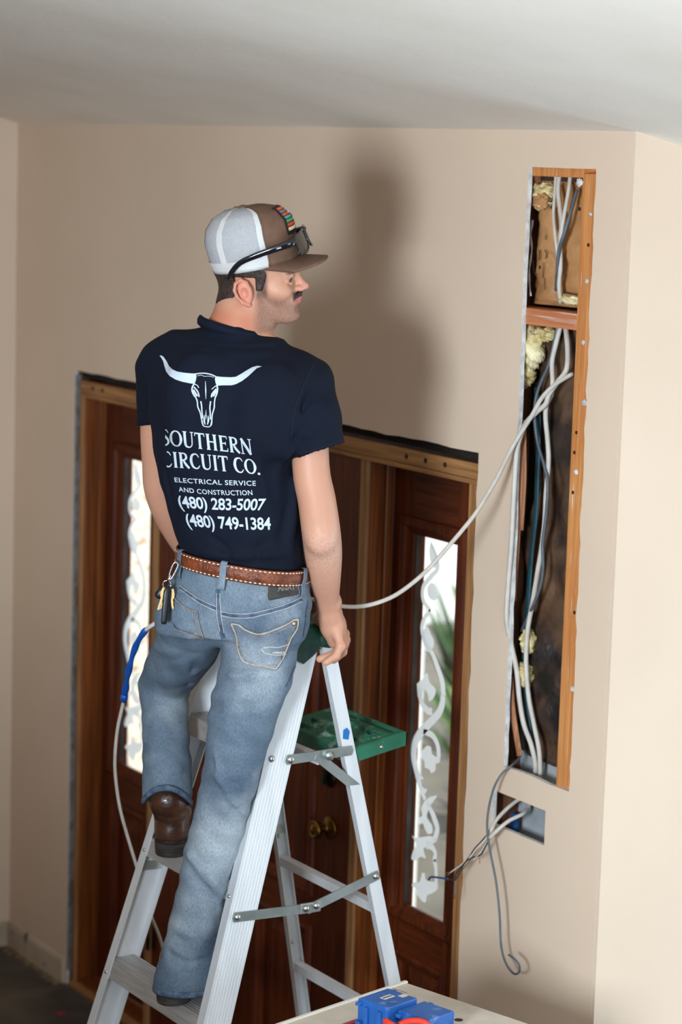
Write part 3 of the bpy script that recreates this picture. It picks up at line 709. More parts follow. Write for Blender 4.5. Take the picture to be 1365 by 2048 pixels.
class Field:
    def __init__(s, xs, ys, zs):
        s.ax = [xs, ys, zs]; s.d = np.full((len(xs), len(ys), len(zs)), .09, dtype=np.float32)
    def sl(s, lo, hi, mg):
        out = []
        for a, l, h in zip(s.ax, lo, hi):
            i = int(np.searchsorted(a, l - mg)); j = int(np.searchsorted(a, h + mg)); out.append(slice(max(i - 1, 0), min(j + 1, len(a))))
        return tuple(out)
    def xyz(s, sl): return (s.ax[0][sl[0]][:, None, None], s.ax[1][sl[1]][None, :, None], s.ax[2][sl[2]][None, None, :])
    def add(s, pr, k=.01):
        f, lo, hi = pr; sl = s.sl(lo, hi, max(.045, k + .02))
        s.d[sl] = smin(s.d[sl], f(*s.xyz(sl)).astype(np.float32), k)
    def cut(s, pr, k=.006):
        f, lo, hi = pr; sl = s.sl(lo, hi, .03); s.d[sl] = smax(s.d[sl], -f(*s.xyz(sl)).astype(np.float32), k)
    def keep(s, fn, k=.004):
        sl = (slice(None),) * 3; s.d = smax(s.d, fn(*s.xyz(sl)).astype(np.float32) + 0 * s.d, k)
    def fold(s, pts, amp, w):
        P = [np.array(p, np.float32) for p in pts]; lo = np.min(P, 0); hi = np.max(P, 0); sl = s.sl(lo, hi, 2.6 * w); X, Y, Z = s.xyz(sl)
        dm = None; n = len(P) - 1
        for i in range(n):
            d, h = segd(X, Y, Z, P[i], P[i + 1]); t = (i + h) / n
            e = amp * np.exp(-(d / w) ** 2) * np.minimum(1, np.minimum(t, 1 - t) * 5 + .15)
            dm = e if dm is None else (np.maximum(dm, e) if amp > 0 else np.minimum(dm, e))
        s.d[sl] += dm
    def mesh(s, smooth=1):
        d = s.d; S = d < 0; nx, ny, nz = d.shape; cs = (nx - 1, ny - 1, nz - 1); nc = cs[0] * cs[1] * cs[2]
        acc = None; ids = []; poss = []; quads = []
        for a in range(3):
            s0 = [slice(None)] * 3; s1 = [slice(None)] * 3; s0[a] = slice(0, -1); s1[a] = slice(1, None)
            cr = S[tuple(s0)] != S[tuple(s1)]; idx = np.argwhere(cr)
            v0 = d[tuple(s0)][cr]; v1 = d[tuple(s1)][cr]; t = v0 / (v0 - v1); pos = idx.astype(np.float32); pos[:, a] += t
            b, c = [(1, 2), (2, 0), (0, 1)][a]; cells = []; ok = np.ones(len(idx), bool)
            for ob, oc in ((1, 1), (0, 1), (0, 0), (1, 0)):
                cc = idx.copy(); cc[:, b] -= ob; cc[:, c] -= oc
                g = (cc[:, b] >= 0) & (cc[:, c] >= 0) & (cc[:, b] < cs[b]) & (cc[:, c] < cs[c]); ok &= g
                fl = (cc[:, 0] * cs[1] + cc[:, 1]) * cs[2] + cc[:, 2]; cells.append(fl); ids.append(fl[g]); poss.append(pos[g])
            qd = np.stack(cells, 1)[ok]; fl = S[tuple(s0)][cr][ok]; qd[~fl] = qd[~fl][:, ::-1]; quads.append(qd)
        ids = np.concatenate(ids); poss = np.concatenate(poss); uq, inv = np.unique(ids, return_inverse=True)
        cnt = np.bincount(inv); V = np.stack([np.bincount(inv, weights=poss[:, i]) / cnt for i in range(3)], 1)
        V = np.stack([np.interp(V[:, i], np.arange(len(s.ax[i])), s.ax[i]) for i in range(3)], 1)
        Q = np.searchsorted(uq, np.concatenate(quads))
        E = np.concatenate([Q[:, [0, 1]], Q[:, [1, 2]], Q[:, [2, 3]], Q[:, [3, 0]]])
        for _ in range(smooth):
            n = np.bincount(E[:, 0], minlength=len(V)) + np.bincount(E[:, 1], minlength=len(V))
            W = np.stack([np.bincount(E[:, 0], weights=V[E[:, 1], i], minlength=len(V)) + np.bincount(E[:, 1], weights=V[E[:, 0], i], minlength=len(V)) for i in range(3)], 1) / np.maximum(n, 1)[:, None]
            V = V * .5 + W * .5
        return V, Q
def segd(X, Y, Z, a, b):
    ba = b - a; L2 = float(ba @ ba) + 1e-12
    h = np.clip(((X - a[0]) * ba[0] + (Y - a[1]) * ba[1] + (Z - a[2]) * ba[2]) / L2, 0, 1)
    return np.sqrt((X - a[0] - ba[0] * h) ** 2 + (Y - a[1] - ba[1] * h) ** 2 + (Z - a[2] - ba[2] * h) ** 2), h
def rc(a, b, ra, rb=None):
    a = np.array(a, np.float32); b = np.array(b, np.float32); rb = ra if rb is None else rb
    def f(X, Y, Z):
        d, h = segd(X, Y, Z, a, b); return d - (ra + (rb - ra) * h)
    r = max(ra, rb); return f, np.minimum(a, b) - r, np.maximum(a, b) + r
def el(c, r, Rm_=None):
    c = np.array(c, np.float32); r = np.array(r, np.float32); Rm_ = np.eye(3) if Rm_ is None else Rm_   # columns = axes
    def f(X, Y, Z):
        x, y, z = X - c[0], Y - c[1], Z - c[2]
        p = [(x * Rm_[0, i] + y * Rm_[1, i] + z * Rm_[2, i]) / r[i] for i in range(3)]
        k0 = np.sqrt(p[0] ** 2 + p[1] ** 2 + p[2] ** 2) + 1e-6; k1 = np.sqrt((p[0] / r[0]) ** 2 + (p[1] / r[1]) ** 2 + (p[2] / r[2]) ** 2) + 1e-6
        return k0 * (k0 - 1) / k1
    m = max(r); return f, c - m, c + m
def chain(F, pts, rad, k=.02, n=4):
    """one smooth tapering limb along a spline"""
    c = spline([(*p, r) for p, r in zip(pts, rad)], n); P = [np.array(q[:3], np.float32) for q in c]; rr = [q[3] for q in c]
    def f(X, Y, Z):
        best = None
        for i in range(len(P) - 1):
            d, h = segd(X, Y, Z, P[i], P[i + 1]); d = d - (rr[i] + (rr[i + 1] - rr[i]) * h)
            best = d if best is None else np.minimum(best, d)
        return best
    m = max(rr); F.add((f, np.min(P, 0) - m, np.max(P, 0) + m), k)
def loft(st, ex=2.3):
    """st: (py, centre px, half width px, half depth m, v, yaw deg) -> near-vertical elliptic column"""
    W = []; U = []; V = []; A = []; B = []; T = []
    for py, cx_, hw, b, v, yaw in st:
        p = L(cx_, py, v); th = math.radians(yaw); h = hw * PXM
        W.append(p[2]); U.append(p[0]); V.append(v); B.append(b); T.append(th); A.append(math.sqrt(max(h * h - (b * math.sin(th)) ** 2, 1e-4)) / math.cos(th))
    o = np.argsort(W); W, U, V, A, B, T = (np.array(q)[o] for q in (W, U, V, A, B, T))
    def f(X, Y, Z):
        u, v, a, b, t = (np.interp(Z, W, q).astype(np.float32) for q in (U, V, A, B, T))
        x = (X - u) * np.cos(t) - (Y - v) * np.sin(t); y = (X - u) * np.sin(t) + (Y - v) * np.cos(t)
        g = (np.abs(x / a) ** ex + np.abs(y / b) ** ex) ** (1 / ex)
        d = (g - 1) * np.minimum(a, b)
        return np.maximum(d, np.maximum(Z - W[-1], W[0] - Z))
    m = A.max(); return f, np.array([U.min() - m, V.min() - m, W[0]]), np.array([U.max() + m, V.max() + m, W[-1]])
def mesh_obj(name, V, Q, mat, parent, cols=None):
    me = bpy.data.meshes.new(name); me.from_pydata(V.tolist(), [], Q.tolist()); me.materials.append(mat)
    me.polygons.foreach_set('use_smooth', [True] * len(me.polygons))
    if cols is not None:
        at_ = me.color_attributes.new('Col', 'FLOAT_COLOR', 'POINT'); at_.data.foreach_set('color', np.c_[cols, np.ones(len(cols))].astype(np.float32).ravel())
    me.update(); o = bpy.data.objects.new(name, me); COL.objects.link(o)
    if parent is not None:
        o.parent = parent
    return o

# ---- head frame: x forward (to the right of the picture), y to the man's left, z up
PHI = math.radians(-7.0); HO = L(503, 547, -.095)
ROLL = math.radians(9.0)
HX = np.array([math.cos(PHI), math.sin(PHI), 0]); HY0 = np.array([-math.sin(PHI), math.cos(PHI), 0]); HZ0 = np.array([0, 0, 1.0])
HY = HY0 * math.cos(ROLL) + HZ0 * math.sin(ROLL); HZ = HZ0 * math.cos(ROLL) - HY0 * math.sin(ROLL)
HR = np.stack([HX, HY, HZ], 1)
def hp(x, y, z): return HO + HX * x + HY * y + HZ * z
def head_prims(F):
    F.add(el(hp(.006, 0, .038), (.092, .074, .086), HR), .02)
    F.add(el(hp(.046, 0, .026), (.049, .058, .052), HR), .03)
    F.add(el(hp(.046, 0, -.032), (.054, .056, .068), HR), .025)
    for s_ in (-1, 1):
        F.add(rc(hp(.008, s_ * .054, -.045), hp(.016, s_ * .051, -.066), .016, .017), .02)
        F.add(rc(hp(.016, s_ * .050, -.068), hp(.080, s_ * .020, -.092), .017, .015), .02)
        F.add(el(hp(.070, s_ * .043, -.028), (.026, .020, .020), HR), .022)
        F.add(rc(hp(.090, s_ * .036, .013), hp(.098, s_ * .012, .012), .009, .010), .014)
    F.add(el(hp(.092, 0, -.091), (.018, .022, .015), HR), .015)
    F.add(el(hp(.083, 0, -.058), (.026, .030, .028), HR), .02)
    for s_ in (-1, 1): F.cut(el(hp(.103, s_ * .033, -.003), (.014, .016, .012), HR), .012)
    F.add(rc(hp(.098, 0, .006), hp(.117, 0, -.022), .0075, .0095), .010)
    F.add(el(hp(.120, 0, -.0235), (.0105, .010, .0085), HR), .006)
    for s_ in (-1, 1): F.add(el(hp(.111, s_ * .011, -.0275), (.010, .0065, .0070), HR), .005)
    # lips
    for s_ in (-1, 1):
        F.add(rc(hp(.1095, 0, -.0485), hp(.097, s_ * .024, -.0535), .0052, .0028), .005)
        F.add(rc(hp(.1065, 0, -.0600), hp(.096, s_ * .022, -.0562), .0060, .0030), .005)
        F.cut(rc(hp(.1165, 0, -.0540), hp(.101, s_ * .026, -.0550), .0022), .003)
        # eyelids
        F.add(rc(hp(.0875, s_ * .046, -.003), hp(.0965, s_ * .033, .0055), .0032), .004)
        F.add(rc(hp(.0965, s_ * .033, .0055), hp(.096, s_ * .021, .0005), .0032, .0026), .004)
        F.add(rc(hp(.0875, s_ * .046, -.004), hp(.095, s_ * .032, -.0115), .0026), .004)
        F.add(rc(hp(.095, s_ * .032, -.0115), hp(.096, s_ * .021, -.002), .0026), .004)
    F.cut(rc(hp(.113, -.02, -.073), hp(.113, .02, -.073), .006), .012)
    # neck
    a = hp(-.014, 0, -.045); b = L(482, 636, -.105); c = L(468, 680, -.11)
    F.add(rc(a, b, .055, .0585), .02); F.add(rc(b, c, .0585, .068), .02)
    F.add(rc(L(455, 668, -.112), L(410, 682, -.09), .036, .026), .03); F.add(rc(L(480, 672, -.12), L(545, 698, -.14), .036, .028), .03)
    F.add(rc(hp(.02, 0, -.085), L(500, 668, -.09), .040, .048), .03)
    # ears
    for s_ in (-1, 1):
        et = math.radians(-16)
        er = np.stack([HX * math.cos(et) - HZ * math.sin(et) + HY * s_ * -.30, HY, HZ * math.cos(et) + HX * math.sin(et)], 1)
        er = er / np.linalg.norm(er, axis=0)
        c_ = hp(-.002, s_ * .074, -.026)
        def ep(x, z, o=0): return c_ + er[:, 0] * x + er[:, 2] * z + HY * s_ * (o + .010 - x * .35)
        F.add(el(c_ + HY * s_ * .006, (.017, .007, .028), er), .006)
        rim = [(.010, .020), (.000, .029), (-.012, .025), (-.018, .012), (-.017, -.004), (-.009, -.020)]
        for i in range(len(rim) - 1): F.add(rc(ep(*rim[i]), ep(*rim[i + 1]), .0042), .003)
        F.add(rc(ep(-.009, -.020), ep(.002, -.030), .0055), .004)
        F.add(rc(ep(.010, .020), ep(.013, .000), .003), .004); F.add(rc(ep(.012, -.002), ep(.010, -.012), .0045), .004)
        F.cut(el(ep(.001, -.002, .004), (.0085, .0075, .012), er), .004)
        F.cut(rc(ep(-.011, .012, .003), ep(-.004, .020, .003), .0032), .004)

# arms and right hand
SHR = L(620, 772, -.18); SHL = L(313, 742, -.035)
armR = [SHR, L(622, 930, -.20), L(634, 1000, -.20), L(642, 1058, -.19), L(647, 1105, -.155), L(650, 1150, -.115), L(654, 1195, -.065), L(659, 1228, -.035)]
radR = [.040, .0415, .0425, .0435, .0425, .0370, .0290, .0265]
armL = [SHL, L(312, 860, .0), L(318, 930, .03), L(322, 975, .05), L(337, 1022, .08), L(360, 1075, .13), L(388, 1118, .18)]
radL = [.036, .036, .039, .040, .0385, .031, .0255]
ax_u = axis([(-.10, .10, .004), (.10, .375, .0021), (.375, .47, .0026)])
ax_v = axis([(-.27, -.17, .004), (-.17, .0, .0022), (.0, .06, .003), (.06, .30, .004)])
ax_w = axis([(1.64, 1.83, .0026), (1.83, 2.36, .0045), (2.36, 2.72, .0021)])
B = Field(ax_u, ax_v, ax_w)
head_prims(B)
chain(B, armR, radR, .03); chain(B, armL, radL, .03)
B.add(rc(L(470, 715, -.11), SHR, .05, .036), .02); B.add(rc(L(470, 715, -.11), SHL, .045, .032), .02)
B.add(rc(L(460, 780, -.11), L(484, 1060, -.10), .085, .075), .03)
B.add(el(L(642, 1082, -.215), (.020, .016, .022)), .03)          # elbow
B.add(el(L(672, 1205, -.055), (.012, .012, .014)), .016)          # wrist bone
# right hand resting on the rear rail, fingers curled in front of it
pal = [(L(660, 1230, -.032), .027), (L(666, 1252, -.020), .027), (L(673, 1278, -.008), .0225)]
for i in range(2): B.add(rc(pal[i][0], pal[i + 1][0], pal[i][1], pal[i + 1][1]), .016)
B.add(el(L(676, 1262, -.004), (.017, .036, .040)), .014)
fing = [[(682, 1292, -.052, .0105), (672, 1312, -.058, .0098), (652, 1325, -.056, .0086)],
        [(687, 1288, -.030, .0110), (668, 1309, -.040, .0100), (640, 1318, -.040, .0088)],
        [(690, 1280, -.006, .0112), (686, 1304, -.010, .0102), (668, 1320, -.014, .0090)],
        [(689, 1268, .020, .0108), (690, 1290, .026, .0098), (680, 1306, .026, .0088)]]
for fg in fing:
    P = [L(a, b, c) for a, b, c, r in fg]
    B.add(rc(L(674, 1262, fg[0][2] * .8), P[0], .012, fg[0][3]), .010)
    for i in range(2): B.add(rc(P[i], P[i + 1], fg[i][3], fg[i + 1][3]), .004)
    B.add(el(P[0], (fg[0][3] * 1.12,) * 3), .006)
th = [L(648, 1222, -.01), L(637, 1236, .012), L(641, 1254, .034), L(652, 1266, .045)]
B.add(rc(L(656, 1232, -.02), th[0], .018, .015), .012)
for i in range(3): B.add(rc(th[i], th[i + 1], (.015, .012, .0105)[i], (.012, .0105, .009)[i]), .006)
# left hand closed on the cable in front of the waist
lh = [L(388, 1118, .18), L(402, 1130, .205), L(418, 1140, .215)]
B.add(rc(lh[0], lh[1], .025, .027), .014); B.add(rc(lh[1], lh[2], .027, .024), .014)
for i in range(4):
    a = L(416 + i * 1.0, 1128 + i * 13, .215); b = L(436, 1132 + i * 13, .19); c = L(425, 1136 + i * 13, .165)
    B.add(rc(a, b, .0105, .0095), .006); B.add(rc(b, c, .0095, .0085), .005)
B.add(rc(L(405, 1120, .20), L(425, 1110, .18), .012, .0095), .008)
V, Q = B.mesh(1)
# skin colouring: warm skin, redder ears and neck, stubble over jaw and chin, moustache, lips
hl = (V - HO) @ HR; x, y, z = hl[:, 0], hl[:, 1], hl[:, 2]
def sm(a, b, t): t = np.clip((t - a) / (b - a), 0, 1); return t * t * (3 - 2 * t)
cols = np.tile(np.array(lin((200, 146, 120))), (len(V), 1))
def tint(c, w):
    global cols
    w = np.clip(w, 0, 1)[:, None]; cols = cols * (1 - w) + np.array(lin(c)) * w
inh = (z > -.16) & (np.abs(y) < .12) & (np.abs(x) < .16)
tint((184, 108, 78), .75 * inh * sm(.05, .0, x) * sm(-.05, -.085, z))
tint((206, 122, 102), .6 * inh * sm(.072, .080, np.abs(y)) * sm(.03, .02, np.abs(x)) * sm(-.066, -.056, z))
tint((222, 148, 130), .6 * inh * sm(.105, .118, x))
up = -.012 - .42 * np.clip(x - .02, 0, .075) - .006      # upper edge of the beard falls from the ear towards the mouth corner
jaw = inh * sm(.010, .034, x) * sm(up + .012, up - .022, z) * sm(-.128, -.112, z) * (1 - .75 * sm(.106, .116, x) * sm(-.07, -.06, z))
rng = np.random.RandomState(3)
tint((96, 74, 64), jaw * .58 * (.65 + .6 * rng.rand(len(V))))
sb = inh * sm(.018, .026, x) * sm(.052, .040, x) * sm(-.052, -.030, z)
tint((74, 54, 44), sb * .8)
tint((58, 42, 36), inh * sm(.088, .094, x) * sm(.034, .026, np.abs(y)) * sm(-.0510, -.0470, z) * sm(-.0320, -.0365, z) * .92)
tint((188, 104, 98), inh * sm(.0935, .097, x) * sm(.026, .020, np.abs(y)) * sm(-.0665, -.0635, z) * sm(-.0455, -.0485, z) * .9)
tint((60, 44, 38), inh * sm(.080, .086, x) * sm(.052, .046, np.abs(y)) * sm(.010, .015, np.abs(y)) * sm(.009, .012, z) * sm(.023, .019, z) * .85)
tint((226, 190, 172), .35 * sm(.10, .0, np.abs(V[:, 2] - L(0, 1085, -.2)[2])) * (V[:, 0] > .3) * (rng.rand(len(V)) > .3))
skin_m = mk('skin', (214, 160, 134), attr='Col', rough=.5, bump=.12, bscale=260, bdist=.002, spec=.4)
skin_m.node_tree.nodes['Principled BSDF'].inputs['Subsurface Weight'].default_value = .12
skin_m.node_tree.nodes['Principled BSDF'].inputs['Subsurface Radius'].default_value = (.012, .005, .003)
body = mesh_obj('body', V, Q, skin_m, man, cols)

# eyes
eye_w = mk('eye_white', (186, 170, 160), rough=.25); iris_m = mk('iris', (52, 38, 30), rough=.1)
for s_ in (-1, 1):
    e = MB(); c = hp(.0855, s_ * .033, -.0025)
    e.lathe([(.0001, -.0112), (.006, -.0095), (.0098, -.0055), (.0112, 0), (.0098, .0055), (.006, .0095), (.0001, .0112)], c, HX, 18)
    eo = e.build('eye', eye_w, None); eo.parent = man
    g = MB(); g.lathe([(.0068, .0092), (.0058, .0106), (.0001, .0118)], c, HX + HY * s_ * .35 - HZ * .1, 16); go = g.build('iris', iris_m, None); go.parent = eo

# hair below the cap: cropped fade at the back and sides
hf = Field(axis([(HO[0] - .11, HO[0] + .07, .0024)]), axis([(HO[1] - .10, HO[1] + .10, .003)]), axis([(HO[2] - .085, HO[2] + .06, .0024)]))
hf.add(el(hp(.004, 0, .036), (.0965, .0775, .090), HR), .02)
for s_ in (-1, 1): hf.add(rc(hp(.008, s_ * .054, -.045), hp(.016, s_ * .051, -.072), .0175, .018), .03)
hf.add(rc(hp(-.014, 0, -.045), L(478, 640, -.105), .0595, .060), .02)
hf.add(el(hp(.046, 0, -.035), (.056, .060, .075), HR), .03)
def hregion(X, Y, Z):
    dx, dy, dz = X - HO[0], Y - HO[1], Z - HO[2]; x = dx * HX[0] + dy * HX[1] + 0 * dz; z = dx * HZ[0] + dy * HZ[1] + dz * HZ[2]
    back = np.maximum(np.maximum(x + .026 + np.maximum(z + .0, 0) * .0, -.074 - z - .25 * (x + .05)), z - .05)     # behind the ear
    over = np.maximum(np.maximum(x - .046, .004 - z), z - .05)                                             # above the ear
    burn = np.maximum(np.maximum(x - .044 - .35 * z, -.026 - z), np.maximum(.020 - x, z - .05))                # sideburn
    return np.minimum(np.minimum(back, over), burn)
hf.keep(hregion, .004)
V, Q = hf.mesh(1)
hair_m = mk('dark_brown_hair', (62, 44, 36), (34, 24, 20), 180, stretch=(1, 1, .25), rough=.55, bump=.8, bscale=320, bdist=.003)
mesh_obj('hair', V, Q, hair_m, man)
# moustache
m = MB()
m.tube([hp(.0930, -.031, -.0570), hp(.1010, -.022, -.0470), hp(.1110, -.008, -.0400), hp(.1125, 0, -.0390), hp(.1110, .008, -.0400), hp(.1010, .022, -.0470), hp(.0930, .031, -.0570)], [.0022, .0046, .0056, .0046, .0056, .0046, .0022], 8, flat=.8)
o = m.build('moustache', hair_m, None); o.parent = man

# ---- t-shirt
shirt_m = mk('navy_jersey', (12, 19, 35), (10, 16, 30), 4, rough=.85, bump=.25, bscale=420, bdist=.002, spec=.2)
S_ = Field(axis([(-.12, .46, .0046)]), axis([(-.32, .12, .0046)]), axis([(1.80, 2.52, .0046)]))
tors = [(684, 458, 96, .080, -.108, 22), (704, 452, 126, .098, -.115, 22), (740, 452, 150, .118, -.118, 22), (800, 452, 152, .126, -.118, 22), (860, 452, 147, .124, -.116, 21),
        (920, 456, 142, .120, -.113, 20), (1000, 467, 137, .115, -.11, 18), (1060, 479, 132, .113, -.105, 16), (1100, 487, 127, .113, -.10, 15), (1120, 488, 123, .108, -.10, 15), (1160, 488, 119, .100, -.10, 15)]
S_.add(loft(tors), .01)
nb = L(468, 698, -.112)
S_.add(rc(nb, L(606, 762, -.165), .052, .058), .05); S_.add(rc(nb, L(336, 712, -.062), .050, .050), .05)
S_.add(rc(L(462, 700, -.11), L(470, 676, -.108), .075, .068), .02)
S_.add(rc(L(612, 772, -.175), L(628, 830, -.19), .060, .0575), .03); S_.add(rc(L(628, 830, -.19), L(645, 930, -.205), .0575, .0585), .02)
S_.add(rc(L(316, 740, -.04), L(311, 870, .0), .050, .0445), .03)
# blouse over the belt, shoulder blades
S_.add(el(L(395, 800, -.205), (.07, .03, .10)), .04); S_.add(el(L(545, 820, -.245), (.07, .03, .10)), .04)
# folds
for pts, a, w in ((((585, 860, -.25), (575, 930, -.24), (560, 1010, -.235), (540, 1090, -.22)), -.007, .016),
                  (((600, 930, -.2), (595, 1000, -.2), (585, 1060, -.205), (575, 1120, -.2)), -.007, .014),
                  (((590, 890, -.235), (570, 985, -.235), (545, 1060, -.23)), .006, .012),
                  (((332, 830, -.13), (333, 900, -.14), (340, 980, -.15), (352, 1060, -.16)), .0055, .010),
                  (((318, 800, -.10), (316, 870, -.10), (326, 960, -.11)), -.005, .012),
                  (((505, 880, -.25), (520, 950, -.245), (545, 1040, -.23)), -.0035, .012),
                  (((395, 690, -.19), (440, 706, -.20), (500, 706, -.22), (560, 700, -.21)), -.003, .010),
                  (((640, 770, -.235), (612, 800, -.25), (590, 850, -.25), (583, 900, -.25)), .007, .010),
                  (((655, 800, -.24), (640, 840, -.255), (610, 880, -.26)), -.004, .012),
                  (((380, 1100, -.18), (440, 1112, -.21), (520, 1112, -.225), (590, 1100, -.2)), -.006, .011),
                  (((420, 1070, -.2), (450, 1095, -.21), (470, 1130, -.21)), .004, .009),
                  (((540, 1070, -.225), (520, 1100, -.225), (505, 1130, -.22)), .004, .009),
                  (((300, 760, -.09), (320, 790, -.11), (330, 830, -.12)), .006, .009)):
    S_.fold([L(*p) for p in pts], a * 1.6, w)
sl_ = (slice(None),) * 3; X_, Y_, Z_ = S_.xyz(sl_)
S_.d += (.0016 * np.sin(X_ * 60 + Z_ * 34 + 1.3) * np.sin(Z_ * 52 - X_ * 21) + .0014 * np.sin(X_ * 95 - Z_ * 44 + Y_ * 30) * np.sin(Z_ * 30 + 2.0)).astype(np.float32)
pr1, pr2 = L(588, 921, -.20), L(690, 886, -.20); hc = L(640, 903, -.20)
nR = np.array(armR[1]) - np.array(armR[0]); nR = nR / np.linalg.norm(nR); tl_ = pr2 - pr1; tl_ /= np.linalg.norm(tl_); nR = nR - tl_ * (nR @ tl_); nR /= np.linalg.norm(nR)
def hemR(X, Y, Z):
    d = (X - hc[0]) * nR[0] + (Y - hc[1]) * nR[1] + (Z - hc[2]) * nR[2]
    return np.minimum(d, X - (L(590, 900, -.2)[0] - (Z - hc[2]) * .1))
hl_ = L(300, 846, 0.0)
def hemL(X, Y, Z):
    d = -(Z - hl_[2]) - (X - hl_[0]) * -.25
    return np.minimum(np.minimum(d, L(316, 850, 0)[0] - X), Y + .075)
S_.keep(hemR, .002); S_.keep(hemL, .002)
S_.cut(rc(hc - nR * .012, hc + nR * .05, .0520, .0535), .003)
S_.keep(lambda X, Y, Z: L(488, 1142, -.1)[2] - Z + 0 * X + 0 * Y, .004)
SV, SQ = S_.mesh(2)
shirt = mesh_obj('t_shirt', SV, SQ, shirt_m, man); shirt['label'] = 'navy t-shirt with white longhorn skull print'
# rib collar
m = MB(); n = 56; cc = L(469, 655, -.106)
rb = MB()
def colring(i):
    a = 2 * math.pi * i / (n - 1); ca, sa = math.cos(a), math.sin(a)
    c = cc + np.array([ca * .0770, sa * .070, .002 - .016 * ca + .004 * sa - (.03 * max(sa, 0))])
    o_ = np.array([ca, sa, 0]); u_ = np.array([-.25 * ca, -.25 * sa, 1.0])
    return [c + o_ * .004 - u_ * .010, c + o_ * .0065, c + o_ * .004 + u_ * .008, c - o_ * .001 + u_ * .0085, c - o_ * .002 - u_ * .010]
rb.sweep(colring, n, 5, False, True)
o = rb.build('collar', shirt_m, None); o.parent = shirt

bvh_s = BVHTree.FromPolygons([Vector(p) for p in SV], SQ.tolist())
def L_ray(px, py):
    o_ = CAM - PO; r = ray(px, py); lo = Vector((o_ @ RH, o_ @ FH, o_[2])); ld = Vector((r @ RH, r @ FH, r[2])).normalized(); return lo, ld
def hit(bvh, px, py, off=.001):
    lo, ld = L_ray(px, py); h = bvh.ray_cast(lo, ld, 20)
    if h[0] is None: return None
    nn = h[1]; nn = -nn if nn.dot(ld) > 0 else nn
    return h[0] + nn * off
def decal(name, polys, bvh, mat, parent, off=.001, grid=7.0, thick=0.0, clip=None):
    """flat print or patch: outlines in picture coordinates laid onto the cloth surface"""
    bm = bmesh.new()
    for lp in polys:
        loops = lp if isinstance(lp[0][0], (tuple, list)) else [lp]
        ed = []
        for q in loops:
            vs = [bm.verts.new((p[0], p[1], 0)) for p in q]; ed += [bm.edges.new((vs[i], vs[(i + 1) % len(vs)])) for i in range(len(vs))]
        bmesh.ops.triangle_fill(bm, edges=ed, use_beauty=True)
    return decal_bm(name, bm, bvh, mat, parent, off, grid, thick, clip)
def decal_bm(name, bm, bvh, mat, parent, off=.001, grid=7.0, thick=0.0, clip=None):
    if clip is not None:
        bmesh.ops.bisect_plane(bm, geom=bm.verts[:] + bm.edges[:] + bm.faces[:], plane_co=(clip[0], clip[1], 0), plane_no=(clip[2], clip[3], 0), clear_inner=True)
    xs = [q.co.x for q in bm.verts]; ys = [q.co.y for q in bm.verts]
    if not xs: bm.free(); return None
    if grid:
        for a in np.arange(min(xs) + grid / 2, max(xs), grid): bmesh.ops.bisect_plane(bm, geom=bm.verts[:] + bm.edges[:] + bm.faces[:], plane_co=(a, 0, 0), plane_no=(1, 0, 0))
        for a in np.arange(min(ys) + grid / 2, max(ys), grid): bmesh.ops.bisect_plane(bm, geom=bm.verts[:] + bm.edges[:] + bm.faces[:], plane_co=(0, a, 0), plane_no=(0, 1, 0))
    bad = []
    for q in bm.verts:
        h = hit(bvh, q.co.x, q.co.y, off)
        if h is None: bad.append(q)
        else: q.co = h
    if bad: bmesh.ops.delete(bm, geom=bad, context='VERTS')
    for fc in list(bm.faces):
        if max(e.calc_length() for e in fc.edges) > .05: bm.faces.remove(fc)
    bmesh.ops.recalc_face_normals(bm, faces=bm.faces[:])
    me = bpy.data.meshes.new(name); bm.to_mesh(me); bm.free(); me.materials.append(mat)
    for p in me.polygons: p.use_smooth = True
    o = bpy.data.objects.new(name, me); COL.objects.link(o); o.parent = parent
    if thick:
        md = o.modifiers.new('thickness', 'SOLIDIFY'); md.thickness = thick; md.offset = 1
    return o
def stroke(pts, w, n=6):
    c = spline(pts, n); a = []; b = []
    for i in range(len(c)):
        t = c[min(i + 1, len(c) - 1)] - c[max(i - 1, 0)]; t = t / (np.linalg.norm(t) + 1e-9); nn = np.array([-t[1], t[0]])
        ww = w if not hasattr(w, '__len__') else np.interp(i / (len(c) - 1), np.linspace(0, 1, len(w)), w)
        a.append(tuple(c[i] + nn * ww / 2)); b.append(tuple(c[i] - nn * ww / 2))
    return a + b[::-1]
def strokes(name, sts, bvh, mat, parent, off=.001):
    """open strokes as quad strips on the cloth"""
    m = MB()
    for pts, w in sts:
        pl = stroke(pts, w); n = len(pl) // 2; vs = [hit(bvh, p[0], p[1], off) for p in pl]
        for i in range(n - 1):
            qd = [vs[i], vs[i + 1], vs[2 * n - 2 - i], vs[2 * n - 1 - i]]
            if any(k is None for k in qd): continue
            if max((qd[0] - qd[1]).length, (qd[1] - qd[2]).length) > .04: continue
            m.add([tuple(k) for k in qd], [(0, 1, 2, 3)], True)
    o = m.build(name, mat, None); o.parent = parent; return o

